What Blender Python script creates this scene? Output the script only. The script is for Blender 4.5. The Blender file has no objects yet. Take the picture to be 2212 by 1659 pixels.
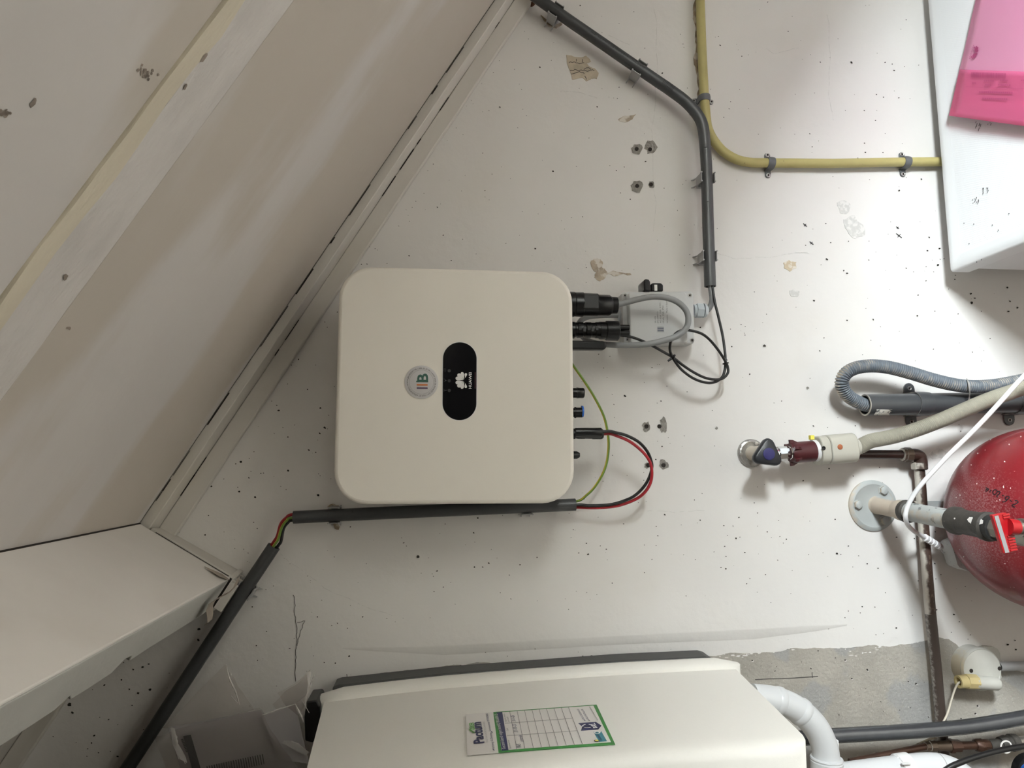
import bpy, math, random
import numpy as np
from mathutils import Vector, Matrix, noise
random.seed(7)
SC = bpy.context.scene
COL = SC.collection
V = Vector

# ------------------------------------------------------------------ camera
# world: X right along the gable wall, Y into the wall (wall face y = 0), Z up.
# The phone was held sideways: world up points to the left edge of the picture.
F, CU, CV = 1534.0, 1106.0, 829.5            # focal length and centre, pixels of 2212 x 1659
D, CAMZ = 1.2675, 1.81                       # distance to the wall, height over the floor
_c = np.array([CU, CV])
def _n(a): return a / np.linalg.norm(a)
AY = _n(np.array([950 - CU, 1000 - CV, F]))
_ex = np.array([1.0, 0, 0])
AZ = -_n(_ex - _ex.dot(AY) * AY)
AX = np.cross(AY, AZ)
def ray(u, v):
    d = np.array([(u - CU) / F, (v - CV) / F, 1.0])
    return V((d @ AX, d @ AY, d @ AZ))
CAM = V((0, -D, CAMZ))
def P(u, v, h=0.0):
    """the point at height h in front of the wall that is seen at (u, v)"""
    r = ray(u, v)
    return CAM + r * ((D - h) / r.y)
def PX(px, h=0.0):
    """size in metres of px pixels at height h over the wall"""
    return px * (D - h) / F
def hit(u, v, p0, nrm):
    r = ray(u, v)
    return CAM + r * ((p0 - CAM).dot(nrm) / r.dot(nrm))
cam = bpy.data.cameras.new('camera')
camo = bpy.data.objects.new('camera', cam); COL.objects.link(camo)
cam.sensor_fit = 'HORIZONTAL'; cam.sensor_width = 36; cam.lens = F / 2212 * 36
cam.clip_start = 0.01
rt, dn, fw = [V((AX[i], AY[i], AZ[i])) for i in range(3)]
camo.matrix_world = Matrix(((rt.x, -dn.x, -fw.x, CAM.x), (rt.y, -dn.y, -fw.y, CAM.y),
                            (rt.z, -dn.z, -fw.z, CAM.z), (0, 0, 0, 1)))
SC.camera = camo

# ------------------------------------------------------------------ light
w = bpy.data.worlds.new('world'); SC.world = w; w.use_nodes = True
w.node_tree.nodes['Background'].inputs[0].default_value = (1.0, 0.93, 0.85, 1)
w.node_tree.nodes['Background'].inputs[1].default_value = 0.02
SC.view_settings.view_transform = 'Standard'; SC.view_settings.look = 'None'
SC.view_settings.gamma = 1; SC.view_settings.use_curve_mapping = False
SC.view_settings.exposure = 0.0

# roof frame: T runs down the slope, N points into the room
RA, RB = P(494, 849, .055), P(1065, 7, .055)
T = (RB - RA); T.y = 0; T.normalize()
N = V((T.z, 0, -T.x)); N = N if N.z < 0 else -N
YY = V((0, 1, 0))
R0 = V((RA.x, 0, RA.z))
def RP(t, y, n=0.0): return R0 + T * t + N * n + YY * y
def roofhit(u, v): return hit(u, v, RA, N)
def rt_(p): return (p - R0).dot(T)
def rn_(p): return (p - R0).dot(N)

# daylight through the roof window, low on the slope at the right
HT0, HT1, HY0, HY1 = .92, 1.58, -2.38, -1.5
la = bpy.data.lights.new('roof_window_daylight', 'AREA'); la.shape = 'RECTANGLE'
la.size = (HT1 - HT0) * .96; la.size_y = (HY1 - HY0) * .96
la.energy = 400; la.color = (0.89, 0.965, 1.0)
lo = bpy.data.objects.new('roof_window_daylight', la); COL.objects.link(lo)
_z = -N
lo.matrix_world = Matrix((( T.x, 0, _z.x, 0), (T.y, 1, _z.y, 0), (T.z, 0, _z.z, 0), (0, 0, 0, 1)))
lo.location = RP((HT0 + HT1) / 2, (HY0 + HY1) / 2, -.29)

# ------------------------------------------------------------------ materials
def mat(name, col, rough=.5, metal=0., var=0., vs=8., bump=0., bs=60., dust=None, dthr=.35, dsc=90., spec=.5,
        col2=None, c2s=10., c2t=.55, c2w=.06, speck=None, ss=200., st=.72, stretch=None, coat=0., trans=0., bdist=.004):
    m = bpy.data.materials.new(name); m.use_nodes = True
    nt = m.node_tree; N_ = nt.nodes; L = nt.links
    b = N_['Principled BSDF']
    b.inputs['Roughness'].default_value = rough; b.inputs['Metallic'].default_value = metal
    b.inputs['Specular IOR Level'].default_value = spec
    b.inputs['Coat Weight'].default_value = coat
    b.inputs['Transmission Weight'].default_value = trans
    c4 = (*col, 1); b.inputs['Base Color'].default_value = c4
    geo = None
    def pos():
        nonlocal geo
        if geo is None:
            g = N_.new('ShaderNodeNewGeometry'); geo = (g, g.outputs['Position'])
            if stretch:
                mp = N_.new('ShaderNodeMapping'); mp.vector_type = 'TEXTURE'
                mp.inputs['Rotation'].default_value = stretch[0]; mp.inputs['Scale'].default_value = stretch[1]
                L.new(g.outputs['Position'], mp.inputs['Vector']); geo = (g, mp.outputs[0])
        return geo
    def nz(scale, det=4.):
        t = N_.new('ShaderNodeTexNoise'); t.inputs['Scale'].default_value = scale; t.inputs['Detail'].default_value = det
        L.new(pos()[1], t.inputs['Vector']); return t.outputs['Fac']
    def ramp(fac, a, bb):
        r = N_.new('ShaderNodeMapRange'); r.interpolation_type = 'SMOOTHSTEP'
        r.inputs['From Min'].default_value = a; r.inputs['From Max'].default_value = bb
        L.new(fac, r.inputs['Value']); return r.outputs['Result']
    cur = None
    def mix(fac, cc):
        nonlocal cur
        x = N_.new('ShaderNodeMix'); x.data_type = 'RGBA'
        if cur is None: x.inputs[6].default_value = c4
        else: L.new(cur, x.inputs[6])
        x.inputs[7].default_value = (*cc, 1); L.new(fac, x.inputs[0]); cur = x.outputs[2]
    if var: mix(ramp(nz(vs), .35, .7), tuple(max(0, c * (1 - var)) for c in col))
    if col2: mix(ramp(nz(c2s, 6), c2t - c2w, c2t + c2w), col2)
    if speck: mix(ramp(nz(ss, 2), st, st + .03), speck)
    if dust:
        s = N_.new('ShaderNodeSeparateXYZ'); L.new(pos()[0].outputs['Normal'], s.inputs[0])
        a = N_.new('ShaderNodeMath'); a.operation = 'MULTIPLY_ADD'
        L.new(nz(dsc, 6), a.inputs[0]); a.inputs[1].default_value = .9; L.new(s.outputs['Z'], a.inputs[2])
        mix(ramp(a.outputs[0], dthr + .45 - .22, dthr + .45 + .22), dust)
    if cur is not None: L.new(cur, b.inputs['Base Color'])
    if bump:
        bn = N_.new('ShaderNodeBump'); bn.inputs['Strength'].default_value = bump; bn.inputs['Distance'].default_value = bdist
        L.new(nz(bs, 5), bn.inputs['Height']); L.new(bn.outputs[0], b.inputs['Normal'])
    return m
def film(name, col, alpha, rough=.2):
    m = bpy.data.materials.new(name); m.use_nodes = True; nt = m.node_tree
    b = nt.nodes['Principled BSDF']; b.inputs['Base Color'].default_value = (*col, 1); b.inputs['Roughness'].default_value = rough
    t = nt.nodes.new('ShaderNodeBsdfTransparent'); t.inputs[0].default_value = (*[min(1, .5 + .5 * c) for c in col], 1)
    x = nt.nodes.new('ShaderNodeMixShader'); x.inputs[0].default_value = alpha
    nt.links.new(t.outputs[0], x.inputs[1]); nt.links.new(b.outputs[0], x.inputs[2])
    nt.links.new(x.outputs[0], nt.nodes['Material Output'].inputs[0]); return m
SLOPE_ROT = (0, math.atan2(-T.z, T.x), 0)
M = dict(
 wall=mat('wall_paint', (.79, .77, .745), .55, var=.05, vs=3.5, bump=.35, bs=45, col2=(.76, .735, .70), c2s=5, c2t=.62, c2w=.1, bdist=.003),
 concrete=mat('bare_concrete', (.40, .375, .33), .9, var=.16, vs=14, bump=.5, bs=160, col2=(.33, .325, .31), c2s=9, c2t=.55, c2w=.03, speck=(.5, .47, .42), ss=420, st=.68),
 roof=mat('roof_paint', (.60, .572, .55), .7, var=.05, vs=5, bump=.25, bs=70, col2=(.51, .465, .41), c2s=3.0, c2t=.53, c2w=.035, stretch=(SLOPE_ROT, (3.5, 1, 1)), bdist=.002),
 joint=mat('joint_filler', (.64, .61, .585), .85, var=.1, vs=30, bump=.5, bs=220, col2=(.55, .515, .475), c2s=6, c2t=.6, stretch=(SLOPE_ROT, (2.5, 1, 1))),
 tape=mat('yellowed_tape', (.66, .60, .48), .8, var=.14, vs=12, bump=.5, bs=150, col2=(.56, .50, .42), c2s=14, c2t=.55, stretch=(SLOPE_ROT, (3, 1, 1))),
 lath=mat('painted_lath', (.66, .63, .585), .6, var=.05, vs=20, bump=.2, bs=90, col2=(.57, .53, .45), c2s=7, c2t=.6, c2w=.1, stretch=(SLOPE_ROT, (4, 1, 1))),
 beam=mat('beam_paint', (.82, .785, .745), .6, var=.05, vs=6, bump=.2, bs=70, col2=(.75, .71, .665), c2s=5, c2t=.6, c2w=.12, bdist=.002),
 board_shade=mat('beam_shade_grey', (.56, .56, .53), .7, var=.06, vs=8, bump=.15, bs=90),  # beam underside: its shade put into a darker, slightly green grey
 kraft=mat('peeling_paper', (.42, .36, .30), .8, var=.2, vs=40),
 gap=mat('dark_gap', (.02, .015, .012), .9),
 rust=mat('rusty_foam', (.16, .07, .03), .95, var=.5, vs=60, bump=.8, bs=120),
 pit=mat('pit', (.035, .03, .025), .95),
 chip=mat('broken_plaster', (.33, .31, .28), .95, var=.3, vs=150, bump=1., bs=300),
 stain=mat('brown_stain', (.47, .39, .30), .8, var=.3, vs=60, col2=(.66, .62, .56), c2s=70, c2t=.55),
 smudge=mat('grey_smudge', (.62, .61, .585), .8, col2=(.76, .745, .72), c2s=120, c2t=.52, c2w=.08),
 beige=mat('beige_smudge', (.60, .50, .36), .8, col2=(.74, .70, .62), c2s=120, c2t=.54),
 taper=mat('tape_residue', (.55, .47, .36), .7, var=.25, vs=50, col2=(.30, .23, .16), c2s=45, c2t=.66, c2w=.03),
 glue=mat('old_glue', (.36, .28, .19), .9, var=.4, vs=60, bump=.8, bs=120, col2=(.52, .46, .38), c2s=50, c2t=.5),
 ink=mat('black_ink', (.01, .01, .012), .5),
 pencil=mat('pencil', (.07, .065, .06), .8),
 inv=mat('inverter_white', (.90, .86, .785), .5, var=.025, vs=5, bump=.04, bs=900),
 invback=mat('inverter_housing', (.42, .41, .40), .5),
 glass=mat('display_glass', (.006, .006, .007), .08, coat=.3),
 logo=mat('logo_white', (.86, .85, .83), .5),
 dim=mat('dim_print', (.06, .06, .06), .4), led=mat('led_dark', (.022, .022, .023), .4),
 red_reflect=mat('red_reflection', (.03, .003, .005), .3),
 stick=mat('sticker_silver', (.60, .585, .59), .42, coat=.1),
 stickline=mat('sticker_line', (.35, .34, .34), .4),
 sgreen=mat('print_green', (.018, .085, .06), .5),
 sorange=mat('print_orange', (.55, .14, .02), .5),
 spurple=mat('print_purple', (.065, .035, .085), .5),
 black=mat('black_plastic', (.005, .005, .0055), .3, spec=.4),
 blackm=mat('black_matte', (.010, .010, .010), .6),
 rubber=mat('black_cable_jacket', (.006, .006, .0065), .42),
 blue=mat('blue_plastic', (.02, .13, .50), .4),
 conduit=mat('grey_conduit', (.050, .052, .054), .42, var=.08, vs=20),
 clip=mat('grey_clip', (.34, .34, .34), .5),
 saddle=mat('dark_grey_saddle', (.10, .105, .11), .5),
 steel=mat('steel', (.55, .54, .52), .3, .9),
 gas=mat('yellow_gas_pipe', (.43, .375, .15), .5, var=.08, vs=25, speck=(.12, .09, .03), ss=140, st=.72),
 swbox=mat('switch_grey', (.56, .57, .57), .35),
 swdark=mat('switch_window', (.30, .31, .31), .3),
 gland=mat('gland_grey', (.50, .55, .58), .4),
 gcable=mat('grey_cable', (.23, .235, .24), .45),
 rcable=mat('red_cable', (.33, .012, .02), .4),
 green=mat('earth_green', (.13, .22, .03), .45),
 yellow=mat('earth_yellow', (.55, .42, .03), .45),
 machine=mat('machine_white', (.74, .755, .765), .35, bump=.0),
 mpanel=mat('machine_body', (.70, .71, .72), .4),
 pink=film('pink_film', (.93, .44, .66), .66, .3),
 pink2=film('pink_film_double', (.86, .19, .40), .52, .3),
 pinkink=mat('pink_print', (.36, .05, .16), .6),
 paper=mat('paper', (.80, .79, .78), .8),
 paperd=mat('manual_paper', (.36, .335, .335), .6, var=.06, vs=8),
 hose=mat('grey_hose', (.115, .135, .16), .5, dust=(.50, .43, .34), dthr=.86),
 ihose=mat('beige_hose', (.42, .40, .33), .5, var=.05, vs=20),
 pvc=mat('dark_grey_pvc', (.048, .051, .056), .4, dust=(.30, .28, .25), dthr=.95),
 pvcrim=mat('pvc_cut_edge', (.42, .39, .34), .8),
 label_w=mat('torn_label', (.60, .57, .52), .7, col2=(.10, .10, .10), c2s=120, c2t=.55),
 tie=mat('cable_tie', (.33, .32, .31), .5),
 rosette=mat('dull_chrome', (.42, .41, .39), .35, .8, bump=.3, bs=200),
 chrome=mat('chrome', (.70, .71, .72), .12, 1.),
 stub=mat('stub_paint', (.60, .54, .46), .7, var=.1, vs=50),
 knob=mat('black_knob', (.012, .014, .018), .4),
 navy=mat('navy_cap', (.018, .016, .10), .5),
 maroon=mat('maroon_nut', (.055, .006, .009), .42),
 aqua=mat('beige_plastic', (.46, .445, .385), .45),
 white=mat('white_plastic', (.80, .80, .80), .4),
 yel=mat('yellow_tab', (.80, .72, .10), .5),
 copper=mat('copper_dot', (.45, .16, .08), .4, .7),
 brown=mat('brown_pipe', (.035, .016, .012), .4),
 half2=mat('worn_brown_pipe', (.05, .035, .028), .5, dust=(.30, .28, .25), dthr=.98, dsc=200.),
 half=mat('half_painted_pipe', (.045, .025, .018), .5, dust=(.50, .465, .41), dthr=.60, speck=(.10, .07, .05), ss=160, st=.6),
 brass=mat('dark_brass', (.10, .07, .05), .45, .5, dust=(.42, .39, .34), dthr=.5),
 flange=mat('flange_grey', (.42, .445, .44), .5, var=.06, vs=30, dust=(.47, .41, .33), dthr=.42),
 pipe_grey=mat('chipped_grey_paint', (.42, .44, .43), .6, dust=(.45, .39, .31), dthr=1.0, col2=(.16, .17, .17), c2s=55, c2t=.60, c2w=.015),
 pipe_beige=mat('dusty_grey_pipe', (.44, .44, .42), .7, var=.1, vs=60, dust=(.50, .43, .35), dthr=.2),
 iron=mat('dark_iron', (.045, .04, .034), .65, var=.3, vs=60, bump=.3, bs=120),
 paintdrip=mat('paint_drip', (.74, .72, .68), .6),
 redv=mat('red_lever', (.34, .005, .009), .4),
 nick=mat('nickel', (.30, .28, .25), .38, .85),
 lblgrey=mat('lever_label', (.28, .28, .28), .5),
 tank=mat('red_tank', (.165, .005, .010), .35, dust=(.25, .14, .14), dthr=1.02, dsc=420., speck=(.60, .42, .40), ss=210, st=.735, coat=.2),
 wcable=mat('white_cable', (.78, .78, .79), .4),
 adapter=mat('white_adapter', (.68, .69, .68), .4, speck=(.2, .2, .19), ss=180, st=.72),
 jbox=mat('junction_box_grey', (.55, .545, .50), .55, var=.08, vs=25, dust=(.56, .49, .36), dthr=.75),
 jnut=mat('yellowed_nut', (.55, .45, .22), .5),
 jwire=mat('cream_wire', (.60, .55, .45), .5),
 dirtwire=mat('dirty_wire', (.38, .33, .25), .7, col2=(.10, .09, .08), c2s=90, c2t=.55),
 galv=mat('galvanised_pipe', (.11, .115, .125), .24, .6, var=.15, vs=30),
 pvcw=mat('white_pvc', (.66, .675, .69), .35, speck=(.35, .33, .3), ss=120, st=.76),
 copperp=mat('old_copper', (.065, .03, .018), .45, .4, var=.3, vs=40),
 boiler=mat('boiler_white', (.86, .84, .785), .45, var=.01, vs=300, bump=.08, bs=700),
 boilback=mat('boiler_back', (.034, .034, .033), .5),
 stw=mat('label_white', (.74, .71, .68), .5),
 stg=mat('label_green', (.03, .20, .035), .5),
 stn=mat('label_navy', (.012, .014, .075), .5),
 stt=mat('label_teal', (.03, .20, .26), .5),
 stgl=mat('label_leaf_green', (.10, .32, .06), .5),
 film=film('clear_film', (.72, .68, .65), .10, .12),
 filmw=film('clear_film_fold', (.86, .83, .80), .45, .2),
 barb=mat('black_print_bar', (.012, .011, .01), .6),
 darkwood=mat('dark_wood', (.07, .055, .042), .7, var=.2, vs=6),
 scuff=mat('brown_scuff', (.30, .25, .21), .9, var=.4, vs=120),
 roof_shade=mat('roof_shade_brown', (.15, .115, .08), .8, var=.25, vs=9, stretch=(SLOPE_ROT, (5, 1, 1))),  # deep shade beyond the beam put into the board colour
 floor=mat('floor_screed', (.27, .24, .20), .85, var=.1, vs=6),
)
# ------------------------------------------------------------------ mesh helpers
def basis(d):
    d = d.normalized(); a = V((0, 0, 1)) if abs(d.z) < .9 else V((1, 0, 0))
    x = d.cross(a).normalized(); return x, d.cross(x).normalized()
class MB:
    def __init__(s): s.v = []; s.f = []
    def add(s, vs, fs):
        o = len(s.v); s.v += [V(p) for p in vs]; s.f += [[i + o for i in f] for f in fs]; return s
    def rings(s, rs, caps=True, close=False):
        n = len(rs[0]); o = len(s.v)
        for r in rs: s.v += [V(p) for p in r]
        m = len(rs)
        for k in range(m if close else m - 1):
            a, b = o + k * n, o + ((k + 1) % m) * n
            for i in range(n):
                j = (i + 1) % n; s.f.append([a + i, a + j, b + j, b + i])
        if caps and not close:
            s.f.append([o + i for i in range(n)][::-1]); s.f.append([o + (m - 1) * n + i for i in range(n)])
        return s
    def tube(s, pts, r, seg=14, caps=True):
        pts = [V(p) for p in pts]; n = len(pts)
        rr = r if isinstance(r, (list, tuple)) else [r] * n
        tg = [(pts[min(i + 1, n - 1)] - pts[max(i - 1, 0)]).normalized() for i in range(n)]
        x, y = basis(tg[0]); rs = []
        for i in range(n):
            x = (x - tg[i] * x.dot(tg[i])).normalized(); y = tg[i].cross(x)
            rs.append([pts[i] + (x * math.cos(2 * math.pi * k / seg) + y * math.sin(2 * math.pi * k / seg)) * rr[i] for k in range(seg)])
        return s.rings(rs, caps)
    def cyl(s, a, b, r0, r1=None, seg=24): return s.tube([a, b], [r0, r0 if r1 is None else r1], seg)
    def lathe(s, o, d, prof, seg=28, caps=True):
        x, y = basis(d); d = d.normalized()
        return s.rings([[o + d * t + (x * math.cos(2 * math.pi * k / seg) + y * math.sin(2 * math.pi * k / seg)) * max(r, 1e-5) for k in range(seg)] for t, r in prof], caps)
    def prism(s, poly, e):
        poly = [V(p) for p in poly]; return s.rings([poly, [p + e for p in poly]])
    def box(s, c, ax, ay, az):
        q = [c - ax - ay - az, c + ax - ay - az, c + ax + ay - az, c - ax + ay - az]
        return s.prism(q, az * 2)
    def poly(s, pts): return s.add(pts, [list(range(len(pts)))])
    def ribbon(s, pts, wd, nrm, th=.0004):
        pts = [V(p) for p in pts]; n = len(pts); rs = []
        for i in range(n):
            t = (pts[min(i + 1, n - 1)] - pts[max(i - 1, 0)]).normalized(); nn = nrm[i] if isinstance(nrm, list) else nrm
            b = t.cross(nn).normalized() * wd / 2
            rs.append([pts[i] - b, pts[i] + b, pts[i] + b + nn * th, pts[i] - b + nn * th])
        return s.rings(rs)
def spl(pts, k=6):
    pts = [V(p) for p in pts]
    if len(pts) < 3: return pts
    q = [pts[0] * 2 - pts[1]] + pts + [pts[-1] * 2 - pts[-2]]; out = []
    for i in range(1, len(q) - 2):
        a, b, c, d = q[i - 1:i + 3]
        for j in range(k):
            t = j / k
            out.append(.5 * (2 * b + (c - a) * t + (2 * a - 5 * b + 4 * c - d) * t * t + (3 * b - a - 3 * c + d) * t ** 3))
    return out + [pts[-1]]
def resample(pts, step):
    out = [pts[0]]; acc = 0
    for a, b in zip(pts, pts[1:]):
        L = (b - a).length; 
        while acc + L >= step:
            t = (step - acc); a = a + (b - a) * (t / L); L -= t; acc = 0; out.append(a.copy())
        acc += L
    return out
ORG = {}
def link(o, parent, label=None):
    COL.objects.link(o)
    if parent is not None: o.parent = parent
    ORG[o.name] = ORG[parent.name] if parent is not None else V((0, 0, 0))
    if label: o['label'] = label
    return o
def obj(name, mb, m, parent=None, smooth=40, bev=0, label=None, bseg=2):
    off = ORG[parent.name] if parent is not None else V((0, 0, 0))
    me = bpy.data.meshes.new(name); me.from_pydata([p - off for p in mb.v], [], mb.f); me.update()
    import bmesh
    bm = bmesh.new(); bm.from_mesh(me); bmesh.ops.recalc_face_normals(bm, faces=bm.faces); bm.to_mesh(me); bm.free()
    me.materials.append(M[m] if isinstance(m, str) else m)
    if smooth:
        me.polygons.foreach_set('use_smooth', [True] * len(me.polygons)); me.set_sharp_from_angle(angle=math.radians(smooth))
    o = bpy.data.objects.new(name, me); link(o, parent, label)
    if bev:
        b = o.modifiers.new('bevel', 'BEVEL'); b.width = bev; b.segments = bseg; b.limit_method = 'ANGLE'; b.angle_limit = math.radians(35)
    return o
def thing(name, loc, label, cat, group=None):
    o = bpy.data.objects.new(name, None); COL.objects.link(o); o.location = loc; o.empty_display_size = .02
    o['label'] = label; o['category'] = cat
    if group: o['group'] = group
    ORG[o.name] = V(loc); return o
def tag(o, label, cat, group=None):
    o['label'] = label; o['category'] = cat
    if group: o['group'] = group
    return o
def struct(o): o['kind'] = 'structure'; return o
def rrect(o, ax, ay, hw, hh, r, k=8):
    pts = []
    for cx, cy, a0 in ((1, 1, 0), (-1, 1, 90), (-1, -1, 180), (1, -1, 270)):
        for i in range(k + 1):
            a = math.radians(a0 + 90 * i / k)
            pts.append(o + ax * (cx * (hw - r) + r * math.cos(a)) + ay * (cy * (hh - r) + r * math.sin(a)))
    return pts
# ---- lettering: built from the default font, laid out flat, then converted to mesh
FONT = {}
def textmesh(s, shear=0., bold=0.):
    key = (s, shear, bold)
    if key not in FONT:
        c = bpy.data.curves.new('lettering', 'FONT'); c.body = s; c.size = 1; c.align_x = 'LEFT'; c.resolution_u = 3; c.shear = shear; c.offset = bold
        t = bpy.data.objects.new('tmp', c); COL.objects.link(t)
        dg = bpy.context.evaluated_depsgraph_get(); dg.update()
        me = bpy.data.meshes.new_from_object(t.evaluated_get(dg))
        vs = [v.co.copy() for v in me.vertices]; fs = [list(p.vertices) for p in me.polygons]
        bpy.data.objects.remove(t); bpy.data.curves.remove(c); bpy.data.meshes.remove(me)
        FONT[key] = (vs, fs)
    return FONT[key]
def textinto(mb, s, o, xd, ud, size, align='C', width=None, shear=0., bold=0., proj=None):
    vs, fs = textmesh(s, shear, bold)
    if not vs: return mb
    x0, x1 = min(v.x for v in vs), max(v.x for v in vs)
    sx = size if width is None else width / (x1 - x0)
    off = {'L': x0, 'C': (x0 + x1) / 2, 'R': x1}[align]
    pts = [o + xd * ((v.x - off) * sx) + ud * (v.y * size) for v in vs]
    if proj: pts = [proj(p) for p in pts]
    return mb.add(pts, fs)
def text(name, s, m, parent, o, xd, ud, size, **k):
    return obj(name, textinto(MB(), s, o, xd, ud, size, **k), m, parent, smooth=0)
def petals(o, xd, ud, s):
    """an eight-petal fan, s = overall width"""
    mb = MB()
    for a, L, wd in ((14, .50, .115), (42, .50, .12), (70, .46, .10), (99, .30, .075)):
        for sg in (-1, 1):
            t = math.radians(a) * sg; d = ud * math.cos(t) + xd * math.sin(t); b = xd * math.cos(t) - ud * math.sin(t)
            base = o + d * (.06 * s) + xd * (sg * .02 * s)
            if a == 99: base = base - ud * (.02 * s) + d * (.08 * s)
            pts = []
            for q, ww in ((0, .0), (.25, .35), (.5, .78), (.72, 1.), (.88, .85), (.97, .45), (1, 0)): pts.append((q * L * s, ww * wd * s))
            mb.poly([base + d * q + b * ww for q, ww in pts] + [base + d * q - b * ww for q, ww in pts[-2:0:-1]])
    return mb
UP, RIGHT, OUT = V((0, 0, 1)), V((1, 0, 0)), V((0, -1, 0))
def blob(mb, u, v, ru, rv, h=.0004, n=11, j=.3, rot=0., sd=0):
    rnd = random.Random(int(u * 31 + v * 17 + sd)); c, s = math.cos(rot), math.sin(rot); pts = []
    for k in range(n):
        a = 2 * math.pi * k / n; r = 1 + rnd.uniform(-j, j)
        x, y = ru * r * math.cos(a), rv * r * math.sin(a); pts.append(P(u + x * c - y * s, v + x * s + y * c, h))
    return mb.poly(pts)
def rough(pts, it=3, amt=.12, sd=1):
    rnd = random.Random(sd)
    for _ in range(it):
        out = []
        for a, b in zip(pts, pts[1:]):
            dx, dy = b[0] - a[0], b[1] - a[1]; k = rnd.uniform(-amt, amt)
            out += [a, ((a[0] + b[0]) / 2 - dy * k, (a[1] + b[1]) / 2 + dx * k)]
        pts = out + [pts[-1]]
    return pts

# ------------------------------------------------------------------ the setting
wl = struct(obj('wall_back', MB().box(V((-.3, .05, 1.5)), V((3.4, 0, 0)), V((0, .05, 0)), V((0, 0, 1.5))), 'wall', smooth=0))
struct(obj('floor', MB().box(V((-.3, -2.1, -.05)), V((3.4, 0, 0)), V((0, 2.1, 0)), V((0, 0, .05))), 'floor', smooth=0))
struct(obj('wall_right', MB().box(V((1.62, -2.1, .63)), V((.05, 0, 0)), V((0, 2.1, 0)), V((0, 0, .63))), 'darkwood', smooth=0))
# roof slope: a slab with the roof window cut out of it, then the visible boards and joints
yC, yB, yA = roofhit(195, 600).y, roofhit(83, 600).y, roofhit(33, 600).y
TH = .31
def slab(mb, t0, t1, y0, y1, n0=0., n1=-TH):
    return mb.box(RP((t0 + t1) / 2, (y0 + y1) / 2, (n0 + n1) / 2), T * ((t1 - t0) / 2), YY * ((y1 - y0) / 2), N * ((n1 - n0) / 2))
cm = MB()
slab(cm, -1.6, HT0, -4.2, 0, -.012); slab(cm, HT1, 3.25, -4.2, 0, -.012)
slab(cm, HT0, HT1, HY1, 0, -.012); slab(cm, HT0, HT1, -4.2, HY0, -.012)
ce = struct(obj('ceiling', cm, 'roof', smooth=0))
TV = 2.0
TBm = rt_(P(498, 1248, .06)) - .075                # upslope face of the roof beam
obj('ceiling_board', slab(MB(), -1.6, TBm, -2.2, -.06, .0005, -.012), 'roof_shade', ce, smooth=0, bev=.001, label='boards above the beam with shade put into their brown colour')
obj('ceiling_board', slab(MB(), TBm, TV, yC + .001, -.06, 0, -.012), 'roof', ce, smooth=0, bev=.001)
obj('ceiling_board', slab(MB(), TBm, TV, -1.2, yA - .001, 0, -.012), 'roof', ce, smooth=0, bev=.001)
def strip(y0, y1, n, wob, seed, m, name):
    rnd = random.Random(seed); mb = MB(); rs = []; k = 60
    for i in range(k + 1):
        t = TBm + (TV - TBm) * i / k; a, b = rnd.uniform(-wob, wob), rnd.uniform(-wob, wob)
        rs.append([RP(t, y0 + a, -.004), RP(t, y0 + a + .0016, n), RP(t, y1 + b - .0016, n), RP(t, y1 + b, -.004)])
    return obj(name, mb.rings(rs), m, ce)
strip(yB - .004, yC, .0010, .0006, 1, 'joint', 'joint_band')
strip(yA, yB, .0018, .003, 2, 'tape', 'joint_tape')
for (u, v, ru, rv, rot) in ((312, 157, 20, 16, .2), (12, 244, 18, 7, 0), (70, 222, 5, 13, .5), (436, 122, 4, 13, .6), (396, 185, 3, 8, .5), (137, 596, 5, 7, .4), (148, 708, 5, 4, 0)):
    mb = MB(); rnd = random.Random(u)
    for k in range(26 if ru > 15 else 1):
        du, dv = (rnd.gauss(0, ru * .45), rnd.gauss(0, rv * .45)) if ru > 15 else (0, 0)
        q = 9 if ru > 19 else 5 if ru > 15 else 1
        pts = []
        for i in range(9):
            a = 2 * math.pi * i / 9; r = rnd.uniform(.7, 1.2)
            x, y = ru / q * r * math.cos(a), rv / (q * .5 if q > 1 else 1) * r * math.sin(a)
            p = roofhit(u + du + x * math.cos(rot) - y * math.sin(rot), v + dv + x * math.sin(rot) + y * math.cos(rot)); pts.append(p + N * (.0022 if u in (436, 396, 137) else .0005))
        mb.poly(pts)
    sm_ = obj('scrape_mark', mb, 'scuff', ce, smooth=0)
    if ru > 15: sm_['kind'] = 'stuff'
# roof window frame in the opening (beyond the picture)
wf = MB()
for t0, t1, y0, y1 in ((HT0, HT1, HY0, HY0 + .03), (HT0, HT1, HY1 - .03, HY1), (HT0, HT0 + .03, HY0, HY1), (HT1 - .03, HT1, HY0, HY1)):
    slab(wf, t0, t1, y0, y1, .004, -TH)
struct(obj('window_1', wf, 'lath', smooth=0, bev=.003))
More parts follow.
